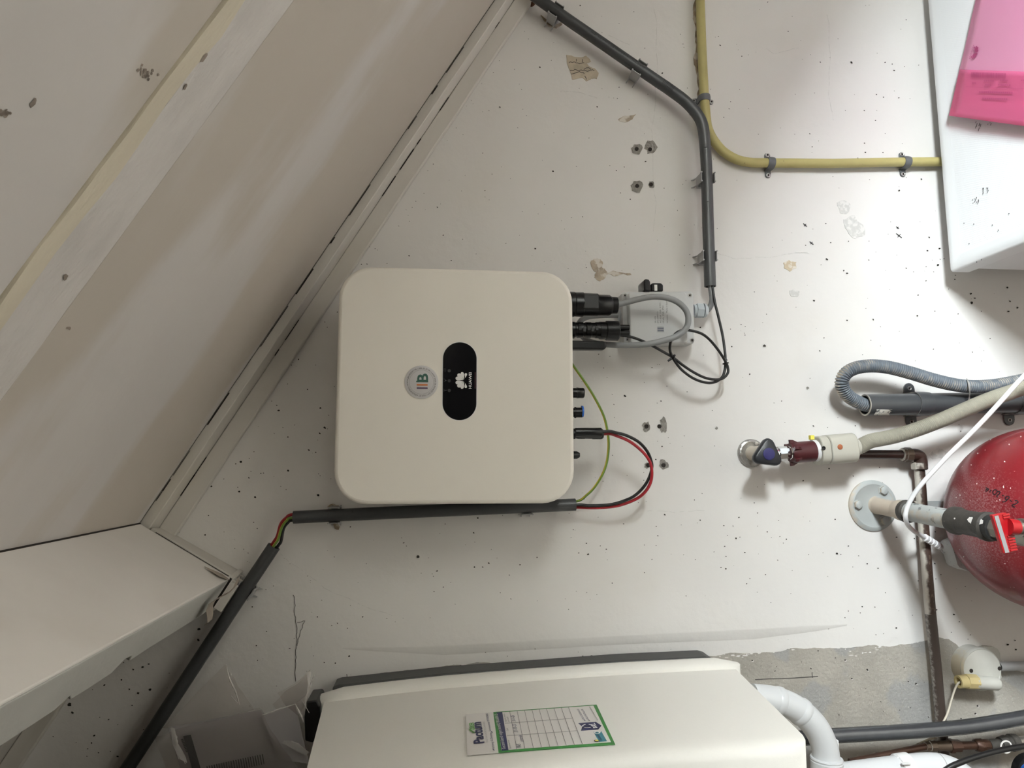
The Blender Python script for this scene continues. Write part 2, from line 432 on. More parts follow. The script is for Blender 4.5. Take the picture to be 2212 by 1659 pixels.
# corner laths between roof and wall
def lathmesh(t0, t1, n0, n1, h0, h1, jit=0):
    mb = MB(); rs = []; rnd = random.Random(int(n0 * 1000)); k = 40
    for i in range(k + 1):
        t = t0 + (t1 - t0) * i / k; j = rnd.uniform(-jit, jit)
        rs.append([RP(t, -h0, n0), RP(t, -h1, n0 + j * .3), RP(t, -h1, n1 + j), RP(t, -h0, n1 + j)])
    return mb.rings(rs)
tr = struct(obj('trim_1', lathmesh(-1.4, 1.25, -.002, .0165, 0, .054, .0006), 'lath', bev=.0015))
obj('lath', lathmesh(-1.4, 1.25, .0165, .046, 0, .013, .0006), 'lath', tr, bev=.002)
cr = MB()
rnd = random.Random(5)
t = -.4
while t < 1.2:                                   # broken open joint between roof board and lath
    L = rnd.uniform(.01, .07); 
    if rnd.random() < .6: cr.box(RP(t + L / 2, -.0543, .0004), T * (L / 2), YY * .0007, N * rnd.uniform(.0003, .0008))
    L2 = rnd.uniform(.01, .05)
    if rnd.random() < .5: cr.box(RP(t + L2 / 2, -.0132, .0172), T * (L2 / 2), YY * .0007, N * rnd.uniform(.0003, .0008))
    t += L + rnd.uniform(.0, .05)
obj('joint_crack', cr, 'gap', tr, smooth=0)['kind'] = 'stuff'

# bare concrete where the paint stops
edge = [(776, 1520), (778, 1470), (790, 1458), (850, 1453), (880, 1447), (960, 1439), (1000, 1437), (1060, 1432), (1120, 1428), (1180, 1430), (1240, 1426), (1300, 1428), (1360, 1424), (1420, 1424), (1480, 1420), (1535, 1417), (1620, 1411), (1660, 1409), (1700, 1402), (1760, 1399), (1800, 1400), (1850, 1397), (1900, 1396), (1960, 1391), (1990, 1386), (2006, 1382), (2030, 1377), (2050, 1381), (2068, 1394), (2082, 1412), (2110, 1428), (2160, 1438), (2260, 1452)]
edge = rough(edge, 4, .07, 3)
obj('bare_concrete', MB().prism([P(u, v, 0) for u, v in edge + [(2260, 1900), (776, 1900)]], OUT * .0005), 'concrete', wl, smooth=0)
pr = MB()
ed2 = rough([(1560, 1416), (1620, 1410), (1700, 1401), (1800, 1399), (1900, 1395), (1985, 1387)], 4, .2, 9)
rnd = random.Random(4)
for u, v in ed2:                                  # ragged brush end of the white paint
    if rnd.random() < .75: blob(pr, u + rnd.uniform(-6, 6), v + rnd.uniform(-1, 7), rnd.uniform(1.5, 5), rnd.uniform(.8, 1.8), .0008, 7, .4)
obj('paint_edge', pr, 'wall', wl, smooth=0)['kind'] = 'stuff'
# plaster ridge above the boiler
rs = []
for u, v0, v1 in ((740, 1400, 1402), (850, 1399, 1409), (961, 1396, 1415), (1340, 1374, 1392), (1625, 1360, 1381), (1760, 1352, 1364), (1830, 1349, 1351)):
    k = min(1, (v1 - v0) / 16)
    rs.append([P(u, v0 - 90, 0), P(u, v0 - 45, .0012 * k), P(u, v0 - 2, .0046 * k), P(u, v0 + 1, .0046 * k), P(u, v1, .0003), P(u, v1, 0)])
obj('plaster_ridge', MB().rings(rs), 'wall', wl, smooth=25)
struct(obj('wall_left_blocker', MB().box(V((-.92, -2.1, 1.5)), V((.05, 0, 0)), V((0, 2.1, 0)), V((0, 0, 1.5))), 'darkwood', smooth=0))  # unseen dark wall added to block bounce light from the left
# ------------------------------------------------------------------ pock holes, chips and marks on the wall
# (offset u, offset v, zoom) followed by x, y, diameter triplets read at that zoom
PITS = [
(700, 0, 2.765, '1048 362 4 1011 434 4 1138 415 4 942 498 3 1166 503 3 1180 533 4 840 600 5 890 620 3 850 633 3 1050 640 7 947 667 3 740 738 4 725 776 4 789 764 4 830 805 4 735 838 3 948 914 4 652 980 6 552 1016 5 620 1019 4 1003 1040 6 747 1076 3 821 1140 4 961 1138 5 548 1202 4 490 1252 3 677 1238 8 390 1282 4 511 1322 5 447 1350 4 1185 1264 4 712 1405 6 1086 1453 5 1262 1485 9 508 1528 7 760 1556 6 224 1523 5 272 1474 4 305 1485 5 318 1493 4 223 1578 7 257 1577 6 376 1574 4 308 1335 6 285 1375 4 1530 33 7 1850 70 6 1762 141 4 1548 97 3 1916 288 4 2020 437 9 1221 233 5 1198 188 3 1289 401 8 1762 521 6 1631 638 7 1524 527 3 1660 530 3 1582 824 4 1368 1023 8 1507 993 4 1746 1018 7 1793 998 5 1770 1152 5 1829 1190 6 1544 1295 5 1478 1300 4 1436 1368 3 1418 1318 3 1920 965 8 2031 1124 4 1562 1500 3 1315 1562 3 1358 360 3 1730 585 3 1752 588 4 1822 653 3 1615 710 3 1580 748 3 2010 704 3'),
(1440, 0, 2.765, '604 12 5 557 57 3 726 187 5 310 218 5 320 271 8 449 336 6 918 371 6 1105 374 12 1024 232 4 1258 317 4 1305 372 6 1347 383 6 1359 420 7 1421 398 4 1506 389 4 1431 118 5 83 205 4 98 263 4 103 283 4 124 526 4 382 608 4 373 650 5 341 700 5 436 533 4 548 801 4 768 563 4 884 555 4 1122 564 3 1253 564 6 1296 580 6 1387 584 7 1453 589 4 1180 660 6 1248 719 6 1255 660 3 1068 660 4 855 799 6 869 877 6 1183 855 6 1292 911 5 1187 910 8 1142 944 5 908 842 4 1522 1070 9 1388 1138 9 1388 1115 3 993 1055 4 1212 1073 4 1432 1060 4 950 1336 7 874 1368 4 980 1449 7 1086 1443 5 1209 1440 4 958 1549 11 1058 1616 8 1078 1633 9 1208 1553 6 1250 1505 3 922 1582 4 1432 1602 6 1475 1624 4 1558 1497 5 1568 1416 4 1630 1484 6 1620 1583 7 1605 1260 3 1338 1325 4 77 1404 5 139 1520 4 107 1586 4 831 1464 6'),
(1440, 560, 2.765, '524 195 5 880 247 11 597 328 5 445 390 5 470 402 4 522 428 3 467 453 4 202 407 7 390 521 6 585 516 13 915 547 7 497 687 6 455 705 3 123 792 4 687 847 5 273 903 4 940 470 6 1078 365 7 1234 360 7 1498 338 9 1190 294 4 1504 213 4 1594 537 6 1220 484 4 1278 404 4 1390 430 4 1277 518 4 1170 570 5 1827 554 6 1895 545 4 1880 608 4 877 996 8 961 1005 5 1128 995 7 105 1055 4 285 1115 4 778 1110 4 868 1125 4 970 1250 7 1272 1243 6 1115 1295 7 815 1323 8 543 1360 4 585 1346 4 543 1518 3 200 1557 4 340 1590 3 1006 1550 3 525 1455 3 1757 1027 6 1818 207 6 1823 260 6 2045 310 5 1932 474 5 1430 53 5 1475 75 5 1550 45 5 660 130 4 840 155 3'),
(0, 560, 2.765, '2015 315 5 1940 375 5 1955 406 4 1823 457 4 2030 142 6 2003 168 5 1783 598 8 1740 632 5 1768 638 4 1885 632 4 1628 710 10 1718 745 4 1836 777 6 1598 806 4 1623 847 5 1653 873 7 1664 903 11 1914 888 10 1964 932 5 1940 1006 11 1910 1040 9 1760 990 4 1690 1005 4 1638 1040 4 1720 1062 7 1898 1080 4 1845 1140 9 1886 1153 7 1400 1071 6 1438 1210 12 1408 1222 6 1489 1190 5 1517 1150 4 1720 1262 9 1558 1279 6 1574 1277 6 1499 1267 4 1487 1306 8 1337 1312 5 1263 1357 11 1428 1387 11 1523 1420 9 1420 1362 6 1677 1357 4 1709 1376 5 1912 1293 4 1901 1409 10 1244 1530 5 1536 1608 5 1338 1629 4 1226 1645 6 2010 1204 4'),
(600, 1060, 2.77, '241 26 8 435 216 7 1002 199 5 970 255 4 741 282 4 755 311 6 770 331 4 1197 163 8 1172 252 8 1345 148 4 1278 352 4 338 396 5 178 510 4 530 437 5 1177 457 7 1226 457 7 1262 433 9 1450 443 7 1385 505 6 1551 399 6 1768 233 6 1857 381 9 1801 373 6 1965 350 5 1847 315 6 1930 330 5 953 480 9 839 395 16 931 512 5 858 493 4 1035 548 4 1332 611 5 935 603 5 991 577 5 508 755 9 357 793 7 417 823 5 237 755 6 323 806 5 676 865 6 902 857 6 912 760 4 946 873 6 924 914 6 1220 800 4 1300 862 4 1282 948 5 1243 967 5 1395 648 5 1665 767 5 1740 710 5 1563 747 4 1655 875 4 1645 884 4 1374 990 5 1540 947 5 1798 965 4 1877 990 11 1825 990 6 427 990 11 345 1032 8 213 988 5 69 943 5 98 884 4 278 1028 6 263 655 4 195 550 3 1093 1045 6 1572 1020 6 2001 553 5 1849 610 4 1720 647 3'),
(1300, 1060, 2.77, '130 198 6 326 213 5 335 270 6 255 325 6 325 328 4 27 350 6 33 413 4 300 411 5 255 490 5 63 553 5 588 176 7 730 209 6 785 211 5 821 160 7 912 73 6 932 133 6 932 212 5 990 246 6 753 268 5 826 278 5 803 286 9 735 333 8 671 366 4 856 370 7 743 394 6 490 384 4 560 412 5 415 379 3 713 460 5 742 467 7 937 378 3 1065 274 5 1105 290 8 1086 313 5 1058 177 5 1205 157 3 1244 182 4 1396 172 7 1408 376 9 1430 381 5 1238 383 5 1478 330 4 1588 437 6 1652 464 5 979 502 6 867 557 6 504 630 5 392 716 5 613 797 7 752 805 5 920 820 7 890 722 5 792 862 5 930 607 5 1258 753 5 1357 827 5 1234 710 3 1455 760 5 1547 731 4 1475 720 4 1131 615 4 258 857 7 227 813 4 548 863 3 600 16 4 1558 693 4 1635 697 4 1640 862 4 900 1016 10 1195 1025 7 1045 1053 5 1036 1079 7 1251 1064 7 1456 1014 7 1398 1000 4 1590 1073 10 1497 1126 7 1197 1238 9 1420 1342 5 1295 958 7 953 1044 4'),
(1230, 580, 5.53, '1203 170 6 2050 670 13 2100 692 9 1924 724 9 2048 744 5 2098 796 10 1562 702 13 1940 934 14 1600 1035 8 350 1023 11 484 1048 9 408 1188 9 1075 1147 8 986 1183 10 888 1260 5 1165 1405 7 1405 1473 10 660 1520 19 450 1300 6 150 1352 7 2155 1260 10 2072 1300 6 2153 1405 7'),
(1220, 760, 4.608, '868 158 7 1016 342 7 600 440 22 489 524 7 422 254 6 388 160 8 523 703 5 958 490 13 920 510 7 968 942 15 475 1030 9 905 1072 12 620 1230 7 787 1200 7 787 1278 8 925 888 7 1048 912 6 1030 853 7 733 1500 7 809 1490 6 380 1288 8 618 1460 7 193 1465 7 172 1405 5 303 1252 5 332 1647 6 43 1608 7 358 727 5'),
(0, 1060, 2.77, '1433 5 10 1527 40 9 1905 28 10 1248 148 5 1227 265 7 1518 189 5 1540 226 5 1405 345 5 1458 350 5 1484 373 6 1636 570 6 1591 592 5 1510 695 7 2000 396 4 1857 538 4 1595 842 6 1534 927 9 1541 1015 6 1190 830 14 1187 893 14 890 1037 8 853 1056 12 797 1070 11 740 1028 6 726 1132 9 610 1101 12 625 1163 11 553 1190 5 827 1212 15 898 1191 14 773 1188 8 790 1285 8 415 1280 20 433 1328 12 323 1333 13 230 1368 9 650 1370 8 318 1471 6 455 1506 5 563 1466 13 548 1510 9 525 1545 7 590 1568 7 520 1590 6 703 1590 11 705 1400 4 597 1356 4 1012 1092 4 1735 944 6 1655 1168 5 1495 1288 5 1000 1180 4 940 1330 4 860 1430 5 660 1560 5'),
(1980, 480, 8.29, '225 270 22 412 470 30 196 510 26 420 665 16 492 655 18 382 765 36 168 1050 18 685 1022 22 572 1198 16 970 1282 32 990 1442 44 1045 1360 22 1630 1170 26 1675 1418 22 1810 1530 30 1648 1598 30 328 1592 18 745 1640 16 1160 1595 16 280 680 10 305 888 14 695 950 16 28 1305 18'),
(1800, 1060, 4.879, '38 660 18 80 672 8 158 583 10 268 686 10 358 770 12 470 817 12 668 490 12 855 503 10 1075 432 12 550 1075 10 305 1222 12 438 1227 10 160 1268 10 283 1288 10 122 1338 8 665 1447 16 450 1518 8 530 1505 8 1070 768 14 1135 884 10 1080 930 12 895 950 10 1390 1010 10 1090 1255 12 1272 1305 18 1328 1380 10 1443 1520 10 1420 1565 10 1840 1620 16 690 1265 7 835 1312 8 1245 1493 7 205 803 7'),
(1800, 1350, 5.369, '138 407 18 395 515 22 215 622 16 822 495 16 958 680 20 1400 552 18 1675 938 20 1480 1085 14 1650 1030 18 583 1003 8 65 1043 12 770 988 8 1105 1070 14 895 960 10 870 655 10 550 890 12 300 815 8 25 383 12 2025 228 20 2120 285 16 2110 180 12 1205 75 12'),
(1200, 1050, 1.0, '236 62 3 300 30 2 420 200 2 480 160 2 380 260 2 330 330 2'),
]
pm, lm = MB(), MB()
rnd = random.Random(11)
for ou, ov, z, s in PITS:
    q = [float(x) for x in s.split()]
    for x, y, d in zip(q[::3], q[1::3], q[2::3]):
        u, v, r = ou + x / z, ov + y / z, d / z / 2 * 1.12
        blob(pm, u, v, r * rnd.uniform(.95, 1.35), r * rnd.uniform(.7, 1.0), .0009, 8, .28, rnd.uniform(-.6, .9))
        if r > 1.5: blob(lm, u + r * .55, v + r * .55, r * 1.15, r * 1.0, .0006, 9, .25)
for _ in range(330):                               # the finest ones, evenly scattered
    u, v = rnd.uniform(480, 2210), rnd.uniform(10, 1520)
    if (u - 310) * .826 + (v - 1130) * .563 < 45: continue
    blob(pm, u, v, rnd.uniform(.5, 1.1), rnd.uniform(.4, .8), .0009, 6, .2, rnd.uniform(0, 3))
obj('pock_holes', pm, 'pit', wl, smooth=0)['kind'] = 'stuff'
obj('pock_rims', lm, 'wall', wl, smooth=0)['kind'] = 'stuff'
# broken plaster round old screw plugs
def chip(u, v, ru, rv, plug=True, pd=(0, 0)):
    mb = MB(); rnd = random.Random(int(u)); pts = []; n = 15
    for k in range(n):
        a = 2 * math.pi * k / n; r = rnd.uniform(.7, 1.18); pts.append((u + ru * r * math.cos(a), v + rv * r * math.sin(a)))
    rs = [[P(a, b, 0) for a, b in pts], [P(a, b, .0008) for a, b in pts], [P(u + (a - u) * .55, v + (b - v) * .55, .0003) for a, b in pts]]
    mb.rings(rs); c = obj('plaster_chip', mb, 'chip', wl, smooth=0)
    if plug:
        o = P(u + pd[0], v + pd[1], 0)
        obj('wall_plug', MB().lathe(o, OUT, [(0, .0038), (.0015, .0038), (.0015, .0024), (.0009, .0022)], 16), 'gap', c)
for a in ((1377, 323, 13, 11, True, (-2, -1)), (1406, 318, 13, 15, True, (-2, 5)), (1377, 404, 14, 13, True, (-1, -2)), (1407, 399, 8, 8, True, (-1, 0)),
          (1397, 922, 10, 11, True, (-1, -1)), (1434, 919, 9, 17, True, (-10, 2)), (1433, 1004, 11, 12, True, (0, 1)), (1398, 1005, 7, 7, True, (2, 0)),
          (1745, 838, 3, 3, False), (1548, 925, 3, 3, False)): chip(*a)
def patch(name, m, pts, h=.0009, sd=1, it=2, amt=.15, par=None):
    e = rough(pts + [pts[0]], it, amt, sd)[:-1]
    return obj(name, MB().prism([P(u, v, 0) for u, v in e], OUT * h), m, par or wl, smooth=0)
patch('tape_residue', 'taper', [(1223, 119), (1245, 124), (1258, 124), (1266, 121), (1274, 128), (1276, 134), (1266, 137), (1272, 143), (1284, 148), (1293, 158), (1289, 171), (1278, 170), (1266, 176), (1258, 168), (1236, 172), (1231, 153)], .0009, 3, 2, .1)
patch('glue_stain', 'stain', [(1277, 563), (1290, 558), (1302, 566), (1300, 578), (1310, 586), (1312, 590), (1362, 590), (1364, 594), (1330, 597), (1310, 594), (1306, 602), (1296, 608), (1284, 600), (1288, 588), (1279, 580)], .0009, 4, 2, .2)
patch('smudge', 'beige', [(1692, 568), (1704, 562), (1720, 566), (1720, 580), (1706, 587), (1694, 580)], .0008, 5)
patch('smudge', 'smudge', [(1705, 628), (1716, 623), (1728, 630), (1724, 640), (1710, 641)], .0008, 6)
patch('smudge', 'smudge', [(1808, 438), (1822, 432), (1838, 446), (1832, 460), (1814, 460)], .0008, 7)
patch('smudge', 'smudge', [(1822, 474), (1846, 466), (1864, 486), (1868, 508), (1848, 516), (1830, 498)], .0008, 8)
patch('smudge', 'stain', [(1335, 258), (1350, 250), (1374, 247), (1366, 258), (1346, 264)], .0008, 12)
patch('smudge', 'smudge', [(2006, 982), (2030, 968), (2048, 976), (2040, 990), (2014, 992)], .0008, 13)
patch('glue_lump', 'glue', [(1168, 34), (1180, 44), (1190, 54), (1204, 54), (1212, 48), (1214, 54), (1202, 62), (1192, 60), (1182, 54), (1174, 44)], .003, 9, 1)
patch('glue_lump', 'glue', [(716, 1130), (726, 1128), (734, 1138), (732, 1144), (724, 1142)], .003, 10, 1)
patch('glue_lump', 'glue', [(708, 1094), (720, 1088), (732, 1092), (734, 1100), (710, 1102)], .003, 14, 1)
# strip of old glue behind the upright yellow pipe, foam at the conduit hole
patch('old_glue_line', 'glue', [(1500, -20), (1507, -20), (1511, 70), (1508, 130), (1512, 200), (1516, 212), (1507, 214), (1505, 170), (1499, 120), (1503, 60)], .0035, 21, 3, .12)
patch('hole_foam', 'rust', [(1118, -10), (1150, -10), (1158, 6), (1136, 16), (1124, 14)], .012, 22, 2, .2)
patch('rust_stain', 'rust', [(380, 1137), (390, 1144), (388, 1150), (376, 1142)], .004, 23, 1)
# cracks, pencil lines and ink crosses
def line(name, m, pts, px=1.3, h=.0009, it=3, amt=.12, sd=3):
    e = rough(pts, it, amt, sd)
    return obj(name, MB().ribbon([P(u, v, h) for u, v in e], PX(px), OUT, .0002), m, wl, smooth=0)
line('crack', 'pencil', [(633, 1285), (636, 1315), (639, 1345), (642, 1380), (640, 1420), (639, 1472)], 1.05)
line('crack', 'pencil', [(642, 1395), (648, 1370), (659, 1341), (642, 1345)], .9)
line('crack', 'pencil', [(749, 1456), (749, 1470)], 1.2)
line('pencil_line', 'pencil', [(1631, 1468), (1690, 1466), (1767, 1461)], 1.6, it=1, amt=.02)
line('pencil_line', 'pencil', [(1754, 1452), (1755, 1464)], 1.6, it=0)
for u, v, s in ((1739, 486, 4), (1753, 525, 4), (1939, 492, 3), (1942, 509, 6)):
    line('ink_cross', 'ink', [(u - s, v - s * .8), (u + s, v + s * .8)], 1.9, it=0); line('ink_cross', 'ink', [(u - s * .5, v + s * .6), (u + s * .6, v - s * .6)], 1.5, it=0)
for pts in ([(1413, 20), (1413, 250), (1411, 500)], [(1786, 30), (1790, 200), (1800, 260)], [(1398, 1104), (1450, 1106), (1522, 1103)], [(1540, 545), (1590, 560), (1650, 556), (1745, 545)],
            [(1210, 197), (1255, 200), (1290, 212)], [(1310, 75), (1340, 88), (1360, 97)], [(1715, 545), (1748, 548)], [(1655, 105), (1670, 116), (1725, 104)], [(915, 1350), (700, 1270), (606, 1196)]):
    line('faint_scratch', 'smudge', pts, .8, .00015, 3, .06)

for L_ in ([(1229, 136), (1250, 137), (1262, 136)], [(1231, 153), (1252, 152), (1266, 153), (1284, 152)], [(1245, 127), (1244, 133)], [(1258, 128), (1257, 134)], [(1262, 150), (1272, 146), (1276, 150)], [(1263, 164), (1266, 172)], [(1234, 160), (1262, 159)]):
    line('residue_line', 'pencil', L_, 1.3, .0011, 3, .25)
# ------------------------------------------------------------------ roof beam (purlin) crossing the corner
b0 = P(522, 1232, 0); tb, nb = rt_(b0), rn_(b0)
c0 = P(498, 1248, .06); tc, nc = rt_(c0), rn_(c0)
wB = tc - rt_(P(458, 1316, .05))
bt = thing('roof_beam', RP(tc, 0, nc), 'white boxed roof beam running out from the corner under the slope', 'beam')
obj('side_board', MB().box(RP(tc - .002, -.06 - 1.9, nc / 2), T * .002, YY * 1.9, N * (nc / 2 + .0003)), 'beam', bt, smooth=0, bev=.002)
# bottom board with broken edge
pts = [RP(tc - .001, -.062, nc)]
out = [(0, -.062), (wB - .004, -.062), (wB, -.10), (wB - .002, -.30), (wB - .001, -.357), (wB - .010, -.362), (wB - .012, -.385), (wB + .001, -.402), (wB + .002, -.455), (wB + .001, -.49), (wB - .007, -.50), (wB + .002, -.52), (wB + .004, -.62), (wB - .003, -.66), (wB + .004, -.68), (wB + .004, -3.86), (0, -3.86)]
obj('bottom_board', MB().prism([RP(tc - .0045 - a * (wB - .0045) / wB, y, nc - .0122) for a, y in out], N * .0125), 'board_shade', bt, smooth=0, bev=.0012)
obj('core', MB().box(RP(tc - wB / 2 - .009, -.06 - 1.9, nc / 2), T * (wB / 2 - .012), YY * 1.9, N * (nc / 2 - .014)), 'beam', bt, smooth=0)
# end piece against the wall: wedge strip and its torn layers
we = MB(); rs = []
for f_ in (0, .25, .5, .75, 1.):
    n_ = .02 + (nb - .02) * f_; g = .003 + .012 * f_
    rs.append([RP(tb - .02, 0, n_), RP(tb - .006 + .004 * f_, 0, n_), RP(tc + .003, -.058, n_ * (nc / nb) - .0), RP(tc - .01, -.058, n_ * (nc / nb))])
obj('end_strip', we.rings(rs), 'lath', bt, bev=.001)
obj('end_strip', MB().prism([RP(tc + .002, -.060, nc - .004), RP(tb + .002, -.004, nb - .004), RP(tb + .002, -.004, nb + .004), RP(tc + .002, -.060, nc + .005)], T * -.004), 'lath', bt, smooth=0, bev=.0008)
for k, (y0, y1, dn_) in enumerate(((-.004, -.012, .006), (-.020, -.029, .012), (-.036, -.040, .009), (-.046, -.054, .014))):
    obj('end_layer', MB().box(RP(tc - wB / 2 - .002, (y0 + y1) / 2, nc + dn_ / 2), T * (wB / 2 - .002 * k), YY * abs(y1 - y0) * .5, N * (dn_ / 2 + .002)), 'lath', bt, smooth=0, bev=.0008)
obj('end_core', MB().box(RP(tc - wB / 2 - .004, -.0295, nc - .01), T * (wB / 2), YY * .0285, N * .013), 'beam', bt, smooth=0)
obj('joint_crack', MB().ribbon([RP(tc + .0005, -.0605, n_) for n_ in np.linspace(.03, nc - .004, 8)], .0016, T, .0006), 'gap', bt, smooth=0)
obj('joint_crack', MB().box(RP(tc - wB / 2, -.0585, nc + .0012), T * (wB / 2), YY * .0016, N * .0018), 'gap', bt, smooth=0)
# peeling brown paper tape round the bottom board
tp = MB(); rs = []
for i in range(9):
    f_ = i / 8; a = -.012 + (wB + .012) * f_; yy = -.078 - .03 * math.sin(f_ * 3.0) - .035 * f_
    lift = .016 + .006 * math.sin(f_ * 9); ww = .012 + .012 * math.sin(math.pi * f_)
    rs.append([RP(tc - a, yy + ww * .5, nc + lift - .003), RP(tc - a, yy - ww, nc + lift - .002), RP(tc - a, yy - ww, nc + lift - .0015), RP(tc - a, yy + ww * .5, nc + lift - .0025)])
obj('peeling_tape', tp.rings(rs), 'kraft', bt, smooth=60)
obj('peeling_tape', MB().prism([RP(tc + .002, -.082, nc + .004), RP(tc + .004, -.10, nc - .008), RP(tc + .003, -.093, nc - .038), RP(tc + .002, -.075, nc - .012)], T * .0008), 'kraft', bt, smooth=0)
# dark gap between beam and roof
obj('joint_crack', MB().box(RP(tc - .0015, -1.9, .0012), T * .0022, YY * 1.84, N * .0016), 'gap', bt, smooth=0)
tag(bt, bt['label'], 'beam')

# ------------------------------------------------------------------ inverter
iv0, iv1 = P(987, 830, .17), None
IC = V((iv0.x, 0, iv0.z)); HW = .1835
iv = thing('solar_inverter', (IC.x, 0, IC.z), 'square white solar inverter with rounded corners and a black display capsule', 'inverter')
def ibox(h0, h1, hw, r): return MB().prism(rrect(V((IC.x, -h0, IC.z)), RIGHT, UP, hw, hw, r), OUT * (h1 - h0))
obj('wall_bracket', MB().box(V((IC.x, -.011, IC.z)), RIGHT * .11, YY * .0095, UP * .13), 'steel', iv, smooth=0)
obj('housing', ibox(.0205, .112, HW - .014, .035), 'invback', iv, bev=.004)
obj('cover', ibox(.1125, .17, HW, .050), 'inv', iv, bev=.006, bseg=4)
fo = P(993, 823, .1705)
dp = obj('display_panel', MB().prism(rrect(V((fo.x, -.1695, fo.z)), RIGHT, UP, PX(85, .17), PX(36.5, .17), PX(36.3, .17), 14), OUT * .0014), 'glass', iv, bev=.0005)
obj('display_rim', MB().prism(rrect(V((fo.x, -.1695, fo.z)), RIGHT, UP, PX(86.5, .17), PX(38, .17), PX(37.8, .17), 14), OUT * .0008), 'logo', iv)
HD = .1711
lg = P(1003.5, 822, HD)
obj('logo', petals(lg, RIGHT, UP, PX(36, HD)), 'logo', dp, smooth=0)
text('lettering', 'HUAWEI', 'logo', dp, P(1018.6, 822, HD), RIGHT, UP, PX(8.6, HD), width=PX(35.5, HD), bold=.012)
for v in (801, 822.5, 843.5):
    obj('indicator_light', MB().lathe(P(970.5, v, HD - .0002), OUT, [(0, PX(3.5, HD)), (.0003, PX(3.5, HD))], 18), 'led', dp)
sy = MB()
for dv, hh in ((-4, 2), (-1, 3), (2, 2)): sy.box(P(961, 801 + dv, HD), RIGHT * PX(.6, HD), OUT * .0001, UP * PX(hh, HD))
sy.ribbon([P(959, 818, HD), P(964, 822, HD), P(959, 825, HD)], PX(1, HD), OUT, .0001); sy.ribbon([P(961, 822, HD), P(965, 822, HD)], PX(1, HD), OUT, .0001)
sy.box(P(962, 843, HD), RIGHT * PX(.8, HD), OUT * .0001, UP * PX(3, HD)); sy.box(P(959, 843, HD), RIGHT * PX(3, HD), OUT * .0001, UP * PX(.7, HD))
obj('indicator_symbols', sy, 'led', dp, smooth=0)
obj('display_reflection', MB().box(P(1026.5, 822, HD), RIGHT * PX(18, HD), OUT * .0001, UP * PX(1.2, HD)), 'red_reflect', dp, smooth=0)  # faint red reflection painted as a strip on the glass
# round installer sticker
so = P(910.5, 825.5, .1702); R_ = PX(36.2, .17)
stk = obj('sticker', MB().lathe(so, OUT, [(-.0004, R_), (.0009, R_), (.0012, R_ * .97), (.0013, .001)], 48), 'stick', iv, label='round silver installer sticker')
HS = .1718
def ring_(r, wd):
    return MB().rings([[so + OUT * .0015 + (RIGHT * math.cos(a) + UP * math.sin(a)) * rr for a in [2 * math.pi * k / 64 for k in range(64)]] for rr in (r, r + wd)], caps=False)
obj('sticker_ring', ring_(R_ * .71, R_ * .018), 'stickline', stk, smooth=0)
s_ = 'WWW.BRUENDET.NL | 055 20 32 191 | LAAN VAN DE MAAGD 129 | 7324 BT APELDOORN | '
rg = MB(); n_ = len(s_)
wds = []
for ch in s_:
    q = textmesh(ch)[0]; wds.append((max(v.x for v in q) - min(v.x for v in q) if q else .22) + .13)
acc = -wds[0] / 2
for i, ch in enumerate(s_):
    acc += wds[i]
    if ch == ' ': continue
    # angle measured clockwise in the picture from the picture's left; picture left = world up
    a = math.radians(-12 + 360 * (acc - wds[i] / 2) / sum(wds))
    od = UP * math.cos(a) + RIGHT * math.sin(a); td = RIGHT * math.cos(a) - UP * math.sin(a)
    textinto(rg, ch, so + OUT * .0015 + od * (R_ * .785), td, od, R_ * .125)
obj('ring_lettering', rg, 'ink', stk, smooth=0)
def SPt(x, y): return P(850 + x / 6.913, 700 + y / 6.913, HS)
text('letter', 'B', 'sgreen', stk, SPt(512, 805), RIGHT, UP, PX(32, HS), width=PX(19, HS), bold=.025)
serif = MB()
for x in (357, 500):
    serif.box(SPt(x, 858), UP * PX(2.6, HS), RIGHT * PX(1.6, HS), OUT * .0001)
obj('letter_serif', serif, 'sgreen', stk, smooth=0)
for y, m in ((908, 'sorange'), (957, 'spurple')):
    a, b = SPt(345, y), SPt(512, y)
    obj('bar', MB().prism(rrect((a + b) / 2, UP, RIGHT, (a - b).length / 2, PX(1.7, HS), PX(1.6, HS), 4), OUT * .0002), m, stk, smooth=0)
# connectors and ports on the underside
HP = .09
def zl(u0, u1, v, h, prof, m, name, par, seg=20, label=None):
    a, b = P(u0, v, h), P(u1, v, h); d = (b - a); d = V((0, 0, -1)); L = (a - b).length
    return obj(name, MB().lathe(V((a.x, -h, a.z)), d, [(t * L, PX(r, h)) for t, r in prof], seg), m, par, label=label)
zl(1222, 1261.5, 848.5, HP, [(0, 11), (.6, 11), (.6, 12), (.68, 12), (.68, 11.5), (.95, 11.5), (1, 10)], 'black', 'dc_port', iv)
pb = zl(1222, 1257, 891, HP, [(0, 10), (.55, 10), (.55, 12.5), (.62, 12.5), (.62, 11), (1, 11)], 'black', 'dc_port', iv, label='port with a blue cap')
zl(1256, 1259.5, 889, HP, [(0, 13), (1, 12.5)], 'blue', 'port_cap', pb)
zl(1222, 1252, 983, HP, [(0, 9), (.8, 8.5), (1, 5)], 'black', 'vent_plug', iv)
zl(1218, 1242, 937, HP, [(0, 11.5), (1, 11.5)], 'black', 'dc_port', iv)
zl(1218, 1240, 657, HP, [(0, 28), (1, 28)], 'black', 'ac_port', iv)
zl(1218, 1240, 713, HP, [(0, 19), (1, 19)], 'black', 'com_port', iv)
# wifi stick
obj('wifi_stick', MB().prism(rrect((P(1222, 747, .105) + P(1310, 747, .105)) / 2 + OUT * -.009, UP, RIGHT, PX(44, .105), PX(10, .105), PX(9.8, .105), 8), OUT * .018), 'black', iv, bev=.005, bseg=3)

